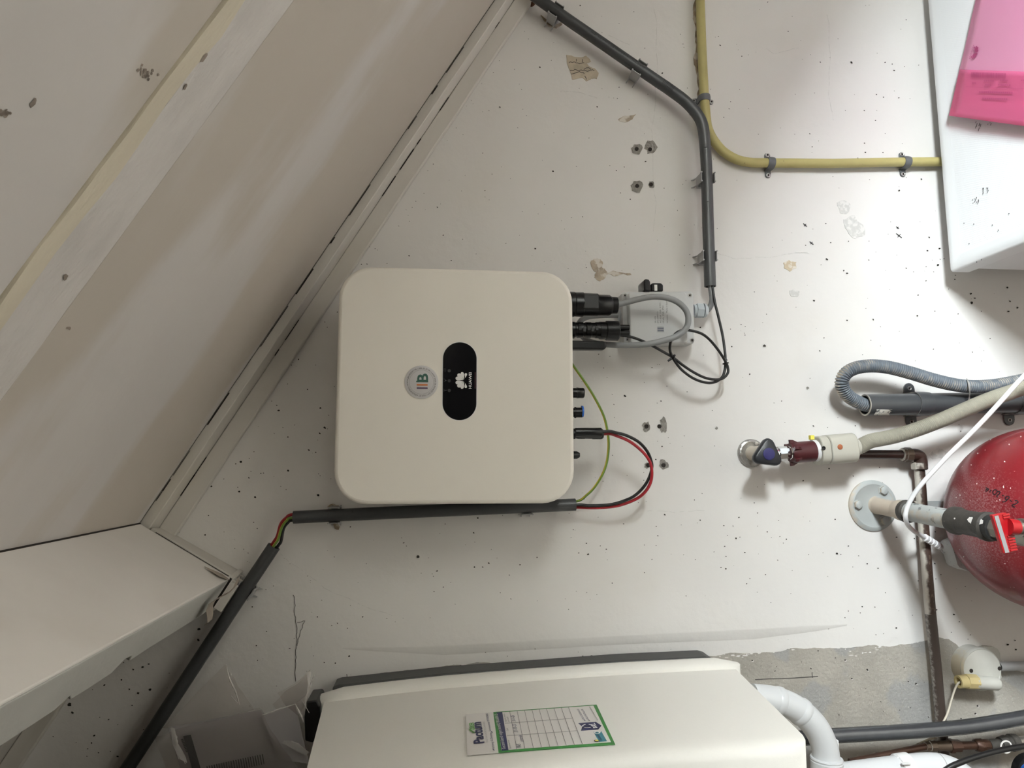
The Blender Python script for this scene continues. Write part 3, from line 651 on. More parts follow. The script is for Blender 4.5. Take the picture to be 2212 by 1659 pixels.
# ------------------------------------------------------------------ conduits with their clips
CR = .0106
def hollow(name, pts, r, m, label, cat, thick=.0016, group=None, seg=22):
    root = thing(name, pts[0], label, cat, group); mb = MB()
    n = len(pts); tg = [(pts[min(i + 1, n - 1)] - pts[max(i - 1, 0)]).normalized() for i in range(n)]
    x, y = basis(tg[0]); o_, i_ = [], []
    for i in range(n):
        x = (x - tg[i] * x.dot(tg[i])).normalized(); y = tg[i].cross(x)
        cs = [x * math.cos(2 * math.pi * k / seg) + y * math.sin(2 * math.pi * k / seg) for k in range(seg)]
        o_.append([pts[i] + c * r for c in cs]); i_.append([pts[i] + c * (r - thick) for c in cs])
    mb.rings(o_ + i_[::-1], close=True)
    obj('pipe', mb, m, root); return root
HC = .032
def C3(L, h=HC): return [P(u, v, h) for u, v in L]
up_pts = spl(C3([(1150, -12), (1200, 24), (1300, 93), (1400, 162), (1440, 189)]), 4)[:-1] + spl(C3([(1440, 189), (1478, 217), (1502, 242), (1516, 266), (1522, 300), (1526, 360)]), 6)[:-1] + C3([(1526, 360), (1530, 500), (1534, 619)])
cu = hollow('conduit', up_pts, CR, 'conduit', 'dark grey conduit bent from the roof corner down to the isolator switch', 'conduit')
bm_ = MB()
d_ = (P(1452, 198, HC) - P(1428, 181, HC)).normalized(); sd_ = d_.cross(OUT).normalized()
for k in range(9):
    bm_.box(P(1430 + k * 2.6, 182 + k * 1.85, HC) + OUT * (CR + .0000), d_ * (.0006 if k % 3 else .0009), sd_ * .0042, OUT * .0003)
obj('barcode', bm_, 'ink', cu, smooth=0)
pk = MB(); rnd = random.Random(3)
for k in range(46):                                  # unreadable line of print
    f_ = k / 46; u, v = 1275 + 115 * f_, 76 + 79 * f_
    if rnd.random() < .85: pk.box(P(u, v, HC) + OUT * CR * .99, d_ * .0007, sd_ * rnd.uniform(.0008, .002), OUT * .0003)
obj('print_marks', pk, 'ink', cu, smooth=0)['kind'] = 'stuff'
for u, v in ((1520, 323), (1524, 439), (1168, 2)):
    obj('ink_mark', MB().box(P(u, v, HC) + OUT * CR * .97, RIGHT * .0006, UP * .0022, OUT * .0006), 'ink', cu, smooth=0)
c1 = hollow('conduit', C3([(634, 1117.5), (830, 1108), (1040, 1099), (1243, 1090)]), CR, 'conduit', 'upright grey conduit running along the left side of the inverter', 'conduit')
for u, v in ((766, 1107), (1206, 1087)):
    q = P(u, v, HC) + OUT * CR * .98
    obj('ink_mark', MB().ribbon([q + UP * .003 + RIGHT * .003, q, q + UP * .004 + RIGHT * .0005], .0011, OUT, .0004), 'ink', c1, smooth=0)
c2 = hollow('conduit', C3([(592, 1180), (540, 1258), (440, 1410), (262, 1680)]), CR * 1.02, 'conduit', 'grey conduit slanting up past the end of the roof beam', 'conduit')
def clip(u, v, d, label, r=CR, out=1):
    o = P(u, v, HC); d = d.normalized(); s = d.cross(OUT).normalized() * out
    root = thing('conduit_clip', V((o.x, 0, o.z)), label, 'clip', 'grey conduit clips')
    w0 = V((o.x, 0, o.z)); hl = .0085
    obj('base', MB().box(w0 + OUT * .004, d * hl, s * .009, OUT * .0038), 'clip', root, smooth=0, bev=.001)
    for sg in (1, -1):
        a = w0 + s * (sg * (r + .0022))
        arm = obj('arm', MB().prism([w0 + s * (sg * .006) + OUT * .005 - d * hl, w0 + s * (sg * (r + .0006)) + OUT * .013 - d * hl, a + OUT * (HC + .007) - d * hl - s * sg * .0006, a + OUT * (HC + .007) - d * hl + s * sg * .0006, a + s * sg * .001 + OUT * .012 - d * hl, w0 + s * (sg * .009) + OUT * .004 - d * hl], d * (2 * hl)), 'clip', root, smooth=0)
        for e in (-1, 1):
            obj('bead', MB().cyl(a + OUT * (HC + .002) + d * (e * hl), a + OUT * (HC + .0085) + d * (e * hl), .0016, .0014, 10), 'clip', arm)
            # stiffening rib sloping out to the wall
            obj('rib', MB().prism([a + OUT * (HC + .005) + d * (e * hl * .95), a + s * sg * .0015 + OUT * .012 + d * (e * hl * .95), a + s * (sg * (.007 if sg > 0 else .0025)) + OUT * .001 + d * (e * hl * .95), a + s * sg * .001 + OUT * .002 + d * (e * hl * .95)], d * (-e * .0016)), 'clip', arm, smooth=0)
    return root
dA = P(1400, 162, HC) - P(1200, 24, HC)
clip(1200, 25, dA, 'grey conduit clip with a brown glue lump near the roof corner', out=1)
clip(1380, 149, dA, 'grey clip midway along the slanting top conduit', out=1)
clip(1527, 385, V((-1, 0, 0)), 'grey conduit clip level with the yellow pipe bend', out=1)
clip(1531, 554, V((-1, 0, 0)), 'grey clip just before the cut conduit end by the switch', out=1)
clip(722, 1113, V((0, 0, -1)), 'grey clip beside the upper left corner of the inverter', out=1)
clip(1139, 1094.5, V((0, 0, -1)), 'grey clip half hidden beside the lower left corner of the inverter', out=1)
clip(529, 1275, P(592, 1180, HC) - P(440, 1410, HC), 'grey clip on the slanting conduit beside the roof beam end', out=1)
# ------------------------------------------------------------------ cables round the inverter
def C4(L): return [P(u, v, h) for u, v, h in L]
def cable(name, pts, r, m, label, cat='cable', seg=12, k=6):
    root = thing(name, pts[0], label, cat)
    obj('sheath', MB().tube(spl(pts, k), r, seg), m, root); return root
def inpipe(a, b, n, off, off1=None):                 # points inside a conduit, offset from its axis
    off1 = off if off1 is None else off1
    return [a + (b - a) * (i / n) + off + (off1 - off) * (i / n) for i in range(n + 1)]
A0, A1 = P(1243, 1090, HC), P(634, 1117.5, HC); B0, B1 = P(592, 1180, HC), P(440, 1410, HC)
def twist(a0, a, b, n):                              # the three cables twist round each other inside the conduit
    return [a + (b - a) * (i / n) + (RIGHT * math.cos(math.radians(a0 + 120 * i / n)) + OUT * math.sin(math.radians(a0 + 120 * i / n))) * .0055 for i in range(n + 1)]
rB, yB_, kB = UP * .0040 + RIGHT * .0026 - OUT * .0025, OUT * .0055, UP * -.0040 - RIGHT * .0026 - OUT * .0025
def mid(u, v, h): return P(u, v, h)
rc = C4([(1296, 938, .09), (1316, 937, .09), (1328, 940, .09), (1359, 953, .088), (1385, 973, .085), (1402, 994, .083), (1408, 1016, .08), (1406, 1040, .076), (1394, 1062, .07), (1372, 1079, .06), (1332, 1093, .048), (1285, 1097, .04)]) + twist(207.5, A0, A1, 8) + [P(618, 1119, .030), P(606, 1133, .030), B0 - (B1 - B0) * .08 + rB * 1.1] + inpipe(B0, B1, 3, rB)
cable('red_cable', rc, .0026, 'rcable', 'red solar cable looping from the inverter into the upright conduit')
kc = C4([(1296, 933, .098), (1316, 931.5, .098), (1328, 934, .097), (1354, 941, .093), (1380, 955, .088), (1398, 975, .08), (1407, 997, .074), (1408, 1012, .07), (1402, 1032, .070), (1391, 1051, .066), (1372, 1070, .062), (1350, 1081, .056), (1318, 1090, .05), (1274, 1092, .042)]) + twist(90, A0, A1, 8) + [P(622, 1129, .030), P(612, 1143, .030), B0 - (B1 - B0) * .06 + kB] + inpipe(B0, B1, 3, kB)
cable('black_cable', kc, .0026, 'rubber', 'black solar cable looping beside the red one into the upright conduit')
gc = C4([(1226, 772, .07), (1242, 795, .068), (1263, 825, .065), (1285, 860, .062), (1305, 901, .058), (1314, 944, .055), (1314, 977, .052), (1307, 1012, .048), (1289, 1046, .042), (1268, 1069, .038)]) + twist(332.5, A0, A1, 8) + [P(620, 1124, .0375), P(609, 1139, .0375), B0 - (B1 - B0) * .07 + yB_] + inpipe(B0, B1, 3, yB_)
ec = cable('earth_cable', gc, .0022, 'green', 'green and yellow earth cable arching below the inverter')
gs = spl(gc, 6)
obj('yellow_stripe', MB().tube([p + (UP * .0011 - OUT * -.0005) for p in gs], .00135, 8), 'yellow', ec)
# AC plug and grey cable
ap = thing('ac_cable', P(1290, 658, HP), 'thick grey cable with a big black plug, looped over the switch', 'cable')
zl(1242, 1290, 657.5, HP, [(0, 27), (.35, 27.5), (.36, 26), (1, 25.5)], 'black', 'plug_body', ap, 20)
obj('plug_cover', MB().box(P(1272, 657, HP) + OUT * .0185, UP * PX(17, HP), RIGHT * PX(16, HP), OUT * .0022), 'blackm', ap, smooth=0, bev=.0015)
zl(1289, 1321, 659.5, HP, [(0, 22), (.05, 24), (.85, 23.5), (1, 20)], 'black', 'plug_nut', ap, 10)
zl(1320, 1333.5, 659.5, HP, [(0, 19.5), (.9, 19), (1, 17)], 'black', 'plug_end', ap, 12)
sw_in = P(1334.5, 681, .026)
gcp = C4([(1330, 659.5, .09), (1345, 655.5, .091), (1357, 652, .094), (1384, 645, .1), (1411, 641, .104), (1438, 643, .105), (1461, 651, .105), (1478, 665, .105), (1486, 681, .104), (1486, 699, .103), (1478, 714, .101), (1460, 727, .098), (1429, 737, .094), (1393, 744, .088), (1357, 746, .078), (1320, 745, .066), (1284, 741, .052), (1262, 730, .042), (1250, 712, .034), (1254, 694, .029), (1272, 684, .026), (1305, 681, .026)]) + [sw_in]
obj('sheath', MB().tube(spl(gcp, 6), .0052, 16), 'gcable', ap)
# isolator switch
HB, HL = .046, .064
swc = P(1421, 687.5, 0)
sw = thing('isolator_switch', swc, 'light grey isolator switch box with screws in its four corners', 'switch')
def Q(L, h): return [P(u, v, h) for u, v in L]
def flat(name, L, h0, h1, m, par, **k):                # outline read at height h1, extruded straight back to h0
    q = Q(L, h1); return obj(name, MB().prism([p - OUT * (h1 - h0) for p in q], OUT * (h1 - h0)), m, par, **k)
cL = [(1343, 634), (1349, 630), (1492, 629), (1498, 634), (1501, 738), (1496, 743), (1353, 745), (1347, 740)]
flat('base', cL, 0, .030, 'swbox', sw, smooth=0, bev=.002)
flat('lid', cL, .0305, HB, 'swbox', sw, smooth=0, bev=.002)
flat('raised_lid', [(1362, 631), (1478, 630), (1483, 634), (1487, 736), (1483, 741), (1367, 743), (1362, 738), (1358, 634)], HB, HL, 'swbox', sw, bev=.004, bseg=3)
for u, v in ((1350, 638), (1490, 638), (1355, 734), (1495, 735)):
    sc_ = obj('screw', MB().lathe(P(u, v, HB - .0004), OUT, [(0, PX(4.6, HB)), (.0008, PX(4.6, HB)), (.0008, PX(3.6, HB)), (.0004, PX(3.4, HB))], 18), 'steel', sw)
    q = P(u, v, HB + .0002)
    obj('screw_slot', MB().box(q, (RIGHT + UP) * .0014, (RIGHT - UP) * .0004, OUT * .0002).box(q, (RIGHT - UP) * .0014, (RIGHT + UP) * .0004, OUT * .0002), 'gap', sc_, smooth=0)
    obj('screw_slot', MB().rings([[q + (RIGHT * math.cos(a) + UP * math.sin(a)) * r for a in [2 * math.pi * k / 20 for k in range(20)]] for r in (PX(3.7, HB), PX(4.4, HB))], caps=False), 'gap', sc_, smooth=0)
kn = flat('rotary_handle', [(1406, 629), (1406, 614), (1410, 611), (1428, 611), (1433, 615), (1433, 629)], .022, .044, 'black', sw, bev=.003)
obj('handle_grip', MB().prism(Q([(1392, 628), (1391, 606), (1394, 602), (1402, 603), (1405, 608), (1407, 629)], .056), OUT * -.04), 'black', kn, bev=.003)
obj('handle_mark', MB().box(P(1416.5, 621.5, .0444), UP * PX(3.5, .045), RIGHT * PX(7, .045), OUT * .0004), 'logo', kn, smooth=0)
win = obj('window_frame', MB().prism(rrect(P(1429, 711.5, HL), UP, RIGHT, PX(11.5, HL), PX(8, HL), PX(1.5, HL), 4), OUT * .0005), 'swbox', sw, bev=.0003)
obj('window_pane', MB().prism(rrect(P(1427, 711.5, HL + .0004), UP, RIGHT, PX(7.5, HL), PX(6, HL), PX(1, HL), 4), OUT * .0003), 'swdark', win, smooth=0)
for dv in (-2.2, 2.2):
    obj('window_bar', MB().box(P(1427, 711.5 + dv, HL + .0008), UP * PX(7, HL), RIGHT * PX(.7, HL), OUT * .0002), 'stn', win, smooth=0)
tx = MB(); ht = HL + .0003
for s, u, v, w_ in (('SA 425', 1417, 698, 16), ('EN 60947-3', 1422.6, 698, 26), ('AC-23A  25A  415V~', 1428.3, 698, 49), ('10 kA  35A  IP54', 1434.3, 698, 40), ('norwesco   Made in Sweden', 1442.5, 698, 56)):
    textinto(tx, s, P(u, v, ht), RIGHT, UP, PX(4.6, HL), 'L', PX(w_, HL))
obj('lettering', tx, 'dim', sw, smooth=0)
gl = obj('cable_gland', MB().lathe(P(1497, 671, .026), -UP, [(0, PX(14, .026)), (PX(6, .026), PX(14, .026))], 20), 'gland', sw)
obj('gland_nut', MB().lathe(P(1503, 671, .026), -UP, [(0, PX(17.5, .026)), (PX(16, .026), PX(17.5, .026))], 6), 'gland', gl, bev=.001)
obj('gland_cap', MB().lathe(P(1519, 671, .026), -UP, [(0, PX(16.5, .026)), (PX(5, .026), PX(15.5, .026)), (PX(9, .026), PX(12, .026)), (PX(10, .026), PX(7, .026))], 20), 'gland', gl)
obj('cable_gland', MB().lathe(P(1346, 681, .026), UP, [(0, PX(14, .026)), (PX(9, .026), PX(14, .026)), (PX(12, .026), PX(9, .026))], 6), 'gland', sw)
cable('grey_cable', C4([(1527, 671, .026), (1531, 667, .026), (1536, 658, .028), (1538.5, 646, .031), (1537, 631, .032), (1535, 616, .032), (1532, 560, .032)]), .0053, 'gcable', 'short grey cable rising from the switch gland into the conduit', seg=16)
# black communication cable with its plug
cc = thing('communication_cable', P(1340, 714, HP), 'thin black cable with a ribbed black plug, tied in a loop under the switch', 'cable')
zl(1242, 1296, 712.5, HP, [(0, 17), (.08, 17), (.1, 18), (.3, 18), (.32, 16.5), (.4, 16.5), (.42, 18), (.62, 18), (.64, 17), (.8, 17), (.82, 18.5), (1, 18.5)], 'black', 'plug_body', cc, 16)
for k in range(5):
    obj('plug_rib', MB().box(P(1250 + 9 * k, 712 + (k % 2) * 3, HP) + OUT * .0137, UP * PX(3, HP), RIGHT * PX(5, HP), OUT * .0008), 'blackm', cc, smooth=0, bev=.0004)
zl(1295, 1336, 714, HP, [(0, 20), (.3, 20), (.34, 22.5), (.95, 22.5), (1, 20)], 'black', 'plug_nut', cc, 12)
for v in (707, 719): zl(1335, 1359, v, HP, [(0, 6.5), (1, 6)], 'black', 'plug_outlet', cc, 12)
cp = C4([(1340, 724, .085), (1360, 727, .083), (1384, 735, .08), (1411, 748, .077), (1438, 763, .072), (1454, 772, .07), (1474, 788, .068), (1498, 804, .064), (1523, 816, .06), (1546, 820, .056), (1562, 817, .053), (1572, 806, .05), (1572, 793, .05), (1566, 779, .052), (1552, 757, .06), (1534, 735, .068), (1516, 721, .074), (1492, 714, .078), (1474, 713.5, .08), (1460, 720, .079), (1450, 735, .077), (1447, 753, .074), (1451, 768, .073), (1461, 785, .069), (1476, 802, .064), (1501, 819, .058), (1528, 827, .054), (1548, 824, .049), (1561, 813, .045), (1566, 797, .044), (1567, 782, .044), (1566, 761, .043), (1561, 725, .041), (1552, 685, .04), (1544, 652, .0385), (1539, 618, .037), (1536, 590, .0365)])
obj('sheath', MB().tube(spl(cp, 6), .0024, 12), 'rubber', cc)
def ziptie(u, v, h, d, label, tail=None, r=.0052):
    o = P(u, v, h); root = thing('cable_tie', o, label, 'cable tie', 'cable ties')
    x, y = basis(d); mb = MB(); d = d.normalized()
    mb.rings([[o + (x * math.cos(a) + y * math.sin(a)) * rr + d * dd for rr, dd in ((r - .0011, -.0013), (r, -.0013), (r, .0013), (r - .0011, .0013))] for a in [2 * math.pi * k / 18 for k in range(18)]], close=True)
    obj('band', mb, 'black', root)
    if tail:
        q = P(*tail, h); t_ = (q - o).normalized(); obj('lock', MB().cyl(o + t_ * (r - .001), q, .0024, .0018, 8), 'black', root)
    return root
ziptie(1454.5, 771, .0715, P(1474, 788, .07) - P(1438, 763, .07), 'black cable tie on the loop nearest the inverter', (1443, 780))
ziptie(1567.5, 785, .047, P(1572, 800, .05) - P(1564, 770, .05), 'black cable tie on the outer end of the black loop', (1569, 776), .0056)
# DC plug pair
dc = thing('dc_plug', P(1280, 937, HP), 'long black plug joining the red and black cables to the inverter', 'plug')
zl(1243, 1302.5, 937, HP, [(0, 10.5), (.1, 11.5), (.32, 11.5), (.34, 11), (.6, 11), (.62, 12), (.93, 12), (1, 10)], 'black', 'body', dc, 14)
zl(1243, 1300, 934, .1, [(0, 10), (.3, 10.5), (.6, 10.5), (.95, 11), (1, 9)], 'black', 'body', dc, 14)

# ------------------------------------------------------------------ yellow gas pipe and saddles
gp = spl(C3([(1512, -14), (1516, 100), (1521, 200), (1525, 252)], .0135), 4)[:-1] + spl(C3([(1525, 252), (1529, 277), (1541, 302), (1562, 327), (1590, 344), (1620, 351), (1654, 352)], .0135), 6)[:-1] + C3([(1654, 352), (1800, 353), (1957, 350), (2075, 349)], .0135)
gpo = thing('gas_pipe', gp[0], 'yellow gas pipe bending towards the white appliance', 'pipe')
obj('pipe', MB().tube(gp, .0088, 18), 'gas', gpo)
def saddle(u, v, d, label, r=.0088, h=.0135, m='saddle', w=.0068, ear=.0195, grp='pipe saddles', dust=False, nm='pipe_saddle', sc=True):
    o = P(u, v, h); d = d.normalized(); s = d.cross(OUT).normalized(); w0 = V((o.x, 0, o.z))
    root = thing(nm, w0, label, 'clip', grp)
    mb = MB(); rs = []
    for k in range(17):
        a = math.pi * k / 16; c = s * math.cos(a) + OUT * math.sin(a)
        rs.append([o + c * (r + .0002) - d * w, o + c * (r + .0016) - d * w, o + c * (r + .0024) - d * w * .4, o + c * (r + .0024) + d * w * .4, o + c * (r + .0016) + d * w, o + c * (r + .0002) + d * w])
    mb.rings(rs)
    for sg in (1, -1):
        mb.box(w0 + s * sg * (r + .001) + OUT * (h / 2), s * .0011, d * w, OUT * (h / 2))
    obj('band', mb, m, root)
    for sg in (1, -1):
        pts = [w0 + s * sg * (r * .9) - d * w * .82]
        for k in range(9):
            a = -math.pi / 2 + math.pi * k / 8; pts.append(w0 + s * sg * (ear + w * .82 * math.cos(a)) + d * w * .82 * math.sin(a))
        pts.append(w0 + s * sg * (r * .9) + d * w * .82)
        e = obj('ear', MB().prism(pts, OUT * .0032), m, root, bev=.0006)
        if sc:
            q = w0 + s * sg * (ear + .0008) + OUT * .0033
            obj('screw', MB().lathe(q, OUT, [(0, .0042), (.0012, .0038), (.0014, .003), (.0006, .0018)], 16), 'steel', e)
            obj('screw_slot', MB().box(q + OUT * .0010, d * .0016, s * .0016, OUT * .0003), 'gap', e, smooth=0)
    return root
saddle(1522, 213, V((-1, 0, 0)), 'dark grey saddle holding the yellow pipe above its bend', w=.0062, ear=.017)
saddle(1664, 352, V((0, 0, -1)), 'dark grey saddle holding the yellow pipe just past its bend')
saddle(1957, 350, V((0, 0, -1)), 'dark grey saddle on the yellow pipe beside the white appliance')
# ------------------------------------------------------------------ washing machine, seen from above
mb0 = P(2052, 589, .04); ZT = mb0.z
def onz(u, v, z=ZT): return hit(u, v, V((0, 0, z)), V((0, 0, 1)))
mb1 = onz(2003, 0)
ex = (mb1 - mb0); ex.z = 0; ex.normalize(); ey = V((ex.y, -ex.x, 0))     # ey points away from the wall
MWD, MDP = .60, .58
wm = thing('washing_machine', V((mb0.x, mb0.y, 0)) + ex * .3 + ey * .3, 'white washing machine with a dotted recessed top, standing by the wall', 'appliance')
def MP(a, b, z=0.): return V((mb0.x, mb0.y, ZT + z)) + ex * a + ey * b
def rr2(a0, a1, b0_, b1, r, z, k=6): return rrect(MP((a0 + a1) / 2, (b0_ + b1) / 2, z), ex, ey, (a1 - a0) / 2, (b1 - b0_) / 2, r, k)
mbt = MB().rings([rr2(0, MWD, 0, MDP, .006, -.034), rr2(0, MWD, 0, MDP, .006, -.0035), rr2(.0012, MWD - .0012, .0012, MDP - .0012, .006, -.001), rr2(.004, MWD - .004, .004, MDP - .004, .006, 0), rr2(.017, MWD - .017, .013, MDP - .013, .008, 0), rr2(.0185, MWD - .0185, .0145, MDP - .0145, .008, -.0012), rr2(.025, MWD - .025, .022, MDP - .022, .008, -.0012), rr2(.028, MWD - .028, .0245, MDP - .0245, .008, -.0042)])
top = obj('top_panel', mbt, 'machine', wm, smooth=50)
dt = MB(); da = .0036; na, nb_ = int((MWD - .07) / da), int(.20 / da)
for i in range(na):
    for j in range(nb_):
        c = MP(.034 + i * da + (j % 2) * da / 2, .030 + j * da * .87, -.0041)
        dt.add([c + ex * .0006, c + ey * .0006, c - ex * .0006, c - ey * .0006, c + V((0, 0, .0004))], [[0, 1, 4], [1, 2, 4], [2, 3, 4], [3, 0, 4]])
obj('raised_dots', dt, 'mpanel', top, smooth=0)['kind'] = 'stuff'
zz = ZT
bd = MB().box(MP(MWD / 2, .024 + (MDP - .03) / 2, -.035 - (zz - .045) / 2), ex * (MWD / 2 - .001), ey * (MDP - .03) / 2, V((0, 0, (zz - .045) / 2)))
obj('body', bd, 'mpanel', wm, smooth=0, bev=.003)
obj('seam', MB().box(MP(MWD / 2, MDP / 2, -.0345), ex * (MWD / 2 - .003), ey * (MDP / 2 - .012), V((0, 0, .0012))), 'gap', wm, smooth=0)
for a in (.06, MWD - .06):
    for b in (.09, MDP - .06): obj('foot', MB().lathe(MP(a, b, -zz), UP, [(0, .022), (.012, .02), (.014, .01), (.02, .01)], 16), 'black', wm)
sf = MB(); rnd = random.Random(8)
for u, v, n_, sd_ in ((2108, 268, 8, 5), (2125, 410, 7, 4), (2105, 432, 9, 5), (2135, 268, 3, 3)):
    for k in range(n_):
        c = onz(u + rnd.gauss(0, sd_), v + rnd.gauss(0, sd_)) + V((0, 0, -.0033)); a = rnd.uniform(.3, .9)
        d = ex * math.cos(a) + ey * math.sin(a); sf.box(c, d * rnd.uniform(.0006, .003), V((-d.y, d.x, 0)) * .0004, V((0, 0, .0002)))
for u, v in ((2176, 461), (2079, 482), (2153, 497), (2090, 526), (2100, 484), (2140, 486), (2110, 566), (2120, 561)):
    c = onz(u, v) + V((0, 0, -.0030 if u < 2105 or v < 540 else .0003)); sf.box(c, ex * .0009, ey * .0007, V((0, 0, .0002)))
obj('scuff_marks', sf, 'ink', top, smooth=0)['kind'] = 'stuff'
# pink plastic envelope with delivery papers on top of it
ZE = ZT + .004
def E_(u, v, z=0.): return onz(u, v, ZE + z)
en = thing('document_envelope', E_(2150, 150), 'pink plastic envelope holding delivery papers on the white appliance', 'envelope')
def sheet(L0, z, name, m, par, nu=14, nv=10, amp=.0015, th=.0005, seed=1):
    """quad TL, TR, BR, BL in the picture, laid on the machine top with gentle waves"""
    a, b, c, d = [E_(u, v, z) for u, v in L0]; mb = MB(); top_, bot = [], []
    for j in range(nv + 1):
        for i in range(nu + 1):
            s, t = i / nu, j / nv; p = (a * (1 - s) + b * s) * (1 - t) + (d * (1 - s) + c * s) * t
            q = noise.noise(p * 14 + V((seed, 0, 0))) * amp; p = p + V((0, 0, q)); top_.append(p)
    fs = [[j * (nu + 1) + i, j * (nu + 1) + i + 1, (j + 1) * (nu + 1) + i + 1, (j + 1) * (nu + 1) + i] for j in range(nv) for i in range(nu)]
    mb.add(top_, fs); o = obj(name, mb, m, par)
    sm = o.modifiers.new('thickness', 'SOLIDIFY'); sm.thickness = th; sm.offset = 0
    return o
sheet([(2118, -42), (2420, -42), (2420, 300), (2050, 249)], 0, 'pouch', 'pink', en)
pp = sheet([(2079, 152), (2400, 164), (2400, 258), (2068, 235)], .0034, 'delivery_note', 'paper', en, amp=.001, seed=1)
pk_ = sheet([(2074, 150), (2420, 162), (2420, 301), (2050, 250)], .0048, 'pocket', 'pink2', en, seed=1)
# faint print of the folded papers, as dashes
dd = MB(); rnd = random.Random(5)
def dash(u, v, wpx, hpx):
    a, b, c, d = [E_(x, y, .0066) for x, y in ((u, v), (u + wpx, v + wpx * .03), (u + wpx, v + hpx + wpx * .03), (u, v + hpx))]; dd.poly([a, b, c, d])
for k in range(34): dash(2098 + k * 2.2, 156 + k * .07, rnd.choice((.7, 1.1, 1.5)), 11)
dash(2086, 187, 126, .7)
for u, v, n_ in ((2125, 173, 5), (2160, 172, 4), (2205, 172, 2), (2100, 178, 2), (2128, 182, 3), (2156, 182, 6), (2115, 197, 16), (2122, 211, 12)):
    for k in range(n_): dash(u + k * 4.6, v + k * .1, 3.4, 2.6 if n_ < 12 else 3.4)
obj('print_marks', dd, 'pinkink', pp, smooth=0)['kind'] = 'stuff'
e0, e1 = E_(2097, 98, .0028), E_(2110, 125, .0028)
xd = (E_(2094, 126, .0028) - E_(2103, 97, .0028)).normalized(); ud = V((-xd.y, xd.x, 0)).normalized()
if ud.dot(E_(2118, 112) - E_(2098, 112)) < 0: ud = -ud
lw = (E_(2094, 126, .0028) - E_(2103, 97, .0028)).length
text('lettering', 'HUAWEI', 'pinkink', en, E_(2097.5, 112, .0018), xd, ud, lw * .22, width=lw)
obj('logo', petals(E_(2103, 113, .0018), xd, ud, lw * .95), 'pinkink', en, smooth=0)

# ------------------------------------------------------------------ standpipe, drain hose, clamps
sa, sb = P(1868, 875, .034), P(2330, 866, .034)
sp = hollow('standpipe', [sa + (sb - sa) * (i / 8) for i in range(9)], .0198, 'pvc', 'dark grey drain standpipe with a torn label, fixed along the wall', 'pipe', .0024, seg=32)
obj('cut_edge', MB().rings([[sa + UP * .0003 + (RIGHT * math.cos(a) + OUT * math.sin(a)) * r + UP * z for a in [2 * math.pi * k / 32 for k in range(32)]] for r, z in ((.0173, 0), (.0200, 0), (.0200, -.0012), (.0173, -.0012))], close=True), 'pvcrim', sp)
lb = MB(); rs = []
rnd = random.Random(2)
for i in range(9):
    a = math.radians(118 + 42 * i / 8); c = OUT * math.sin(a) + RIGHT * math.cos(a)
    q = sa + c * .0201; rs.append([q - UP * (PX(14, .05) + rnd.uniform(-.001, .001)), q - UP * (PX(50, .05) + rnd.uniform(-.003, .003))])
lb.rings([[r[0] for r in rs] , [r[1] for r in rs]], caps=False)
lb = MB(); [lb.add([rs[i][0], rs[i + 1][0], rs[i + 1][1], rs[i][1]], [[0, 1, 2, 3]]) for i in range(8)]
lo_ = obj('torn_label', lb, 'label_w', sp); lo_.modifiers.new('thickness', 'SOLIDIFY').thickness = .0003
def corrugated(name, path, r0, r1, pitch, m, par, prof=(0, .3, 1, 1, .3), seg=18):
    pts = resample(spl(path, 14), pitch / len(prof)); n = len(pts)
    return obj(name, MB().tube(pts, [r0 + (r1 - r0) * prof[i % len(prof)] for i in range(n)], seg), m, par, smooth=70)
dh = thing('drain_hose', P(1820, 842, .045), 'grey corrugated drain hose hooked over into the standpipe', 'hose')
dpth = C4([(1925, 876, .034), (1895, 877, .034), (1873, 876, .034), (1852, 868, .036), (1834, 857, .040), (1822, 842, .045), (1818.5, 823, .050), (1829, 805, .053), (1852, 794, .055), (1884, 790.5, .056), (1921, 794, .057), (1968, 806, .058), (2014, 820, .06), (2061, 831, .062), (2098, 835, .063), (2135, 834, .064), (2172, 829, .066), (2212, 821, .068), (2300, 805, .07)])
corrugated('hose', dpth, .0099, .0123, .0040, 'hose', dh, (0, .2, .95, 1, .95))
saddle(1990, 872, V((0, 0, -1)), 'dark grey pipe clamp round the standpipe near its open end', r=.0200, h=.034, w=.0135, ear=.031, m='pvc', grp='standpipe clamps', nm='pipe_clamp')
saddle(2206, 869, V((0, 0, -1)), 'dark grey pipe clamp on the standpipe just above the red tank', r=.0200, h=.034, w=.0135, ear=.031, m='pvc', grp='standpipe clamps', nm='pipe_clamp')
ct = thing('cable_tie', P(2093, 850, .05), 'pale cable tie binding the grey hose to the standpipe', 'cable tie')
tpts = [P(2088, 819, .058), P(2090, 821, .073), P(2092.5, 830, .0775), P(2094, 842, .0765), P(2094, 852, .0680), P(2093, 862, .0575), P(2093, 872, .0565), P(2092, 884, .054), P(2092, 893, .046)]
obj('band', MB().ribbon(spl(tpts, 5), .0034, [OUT] * len(spl(tpts, 5)), .001), 'tie', ct, smooth=60)

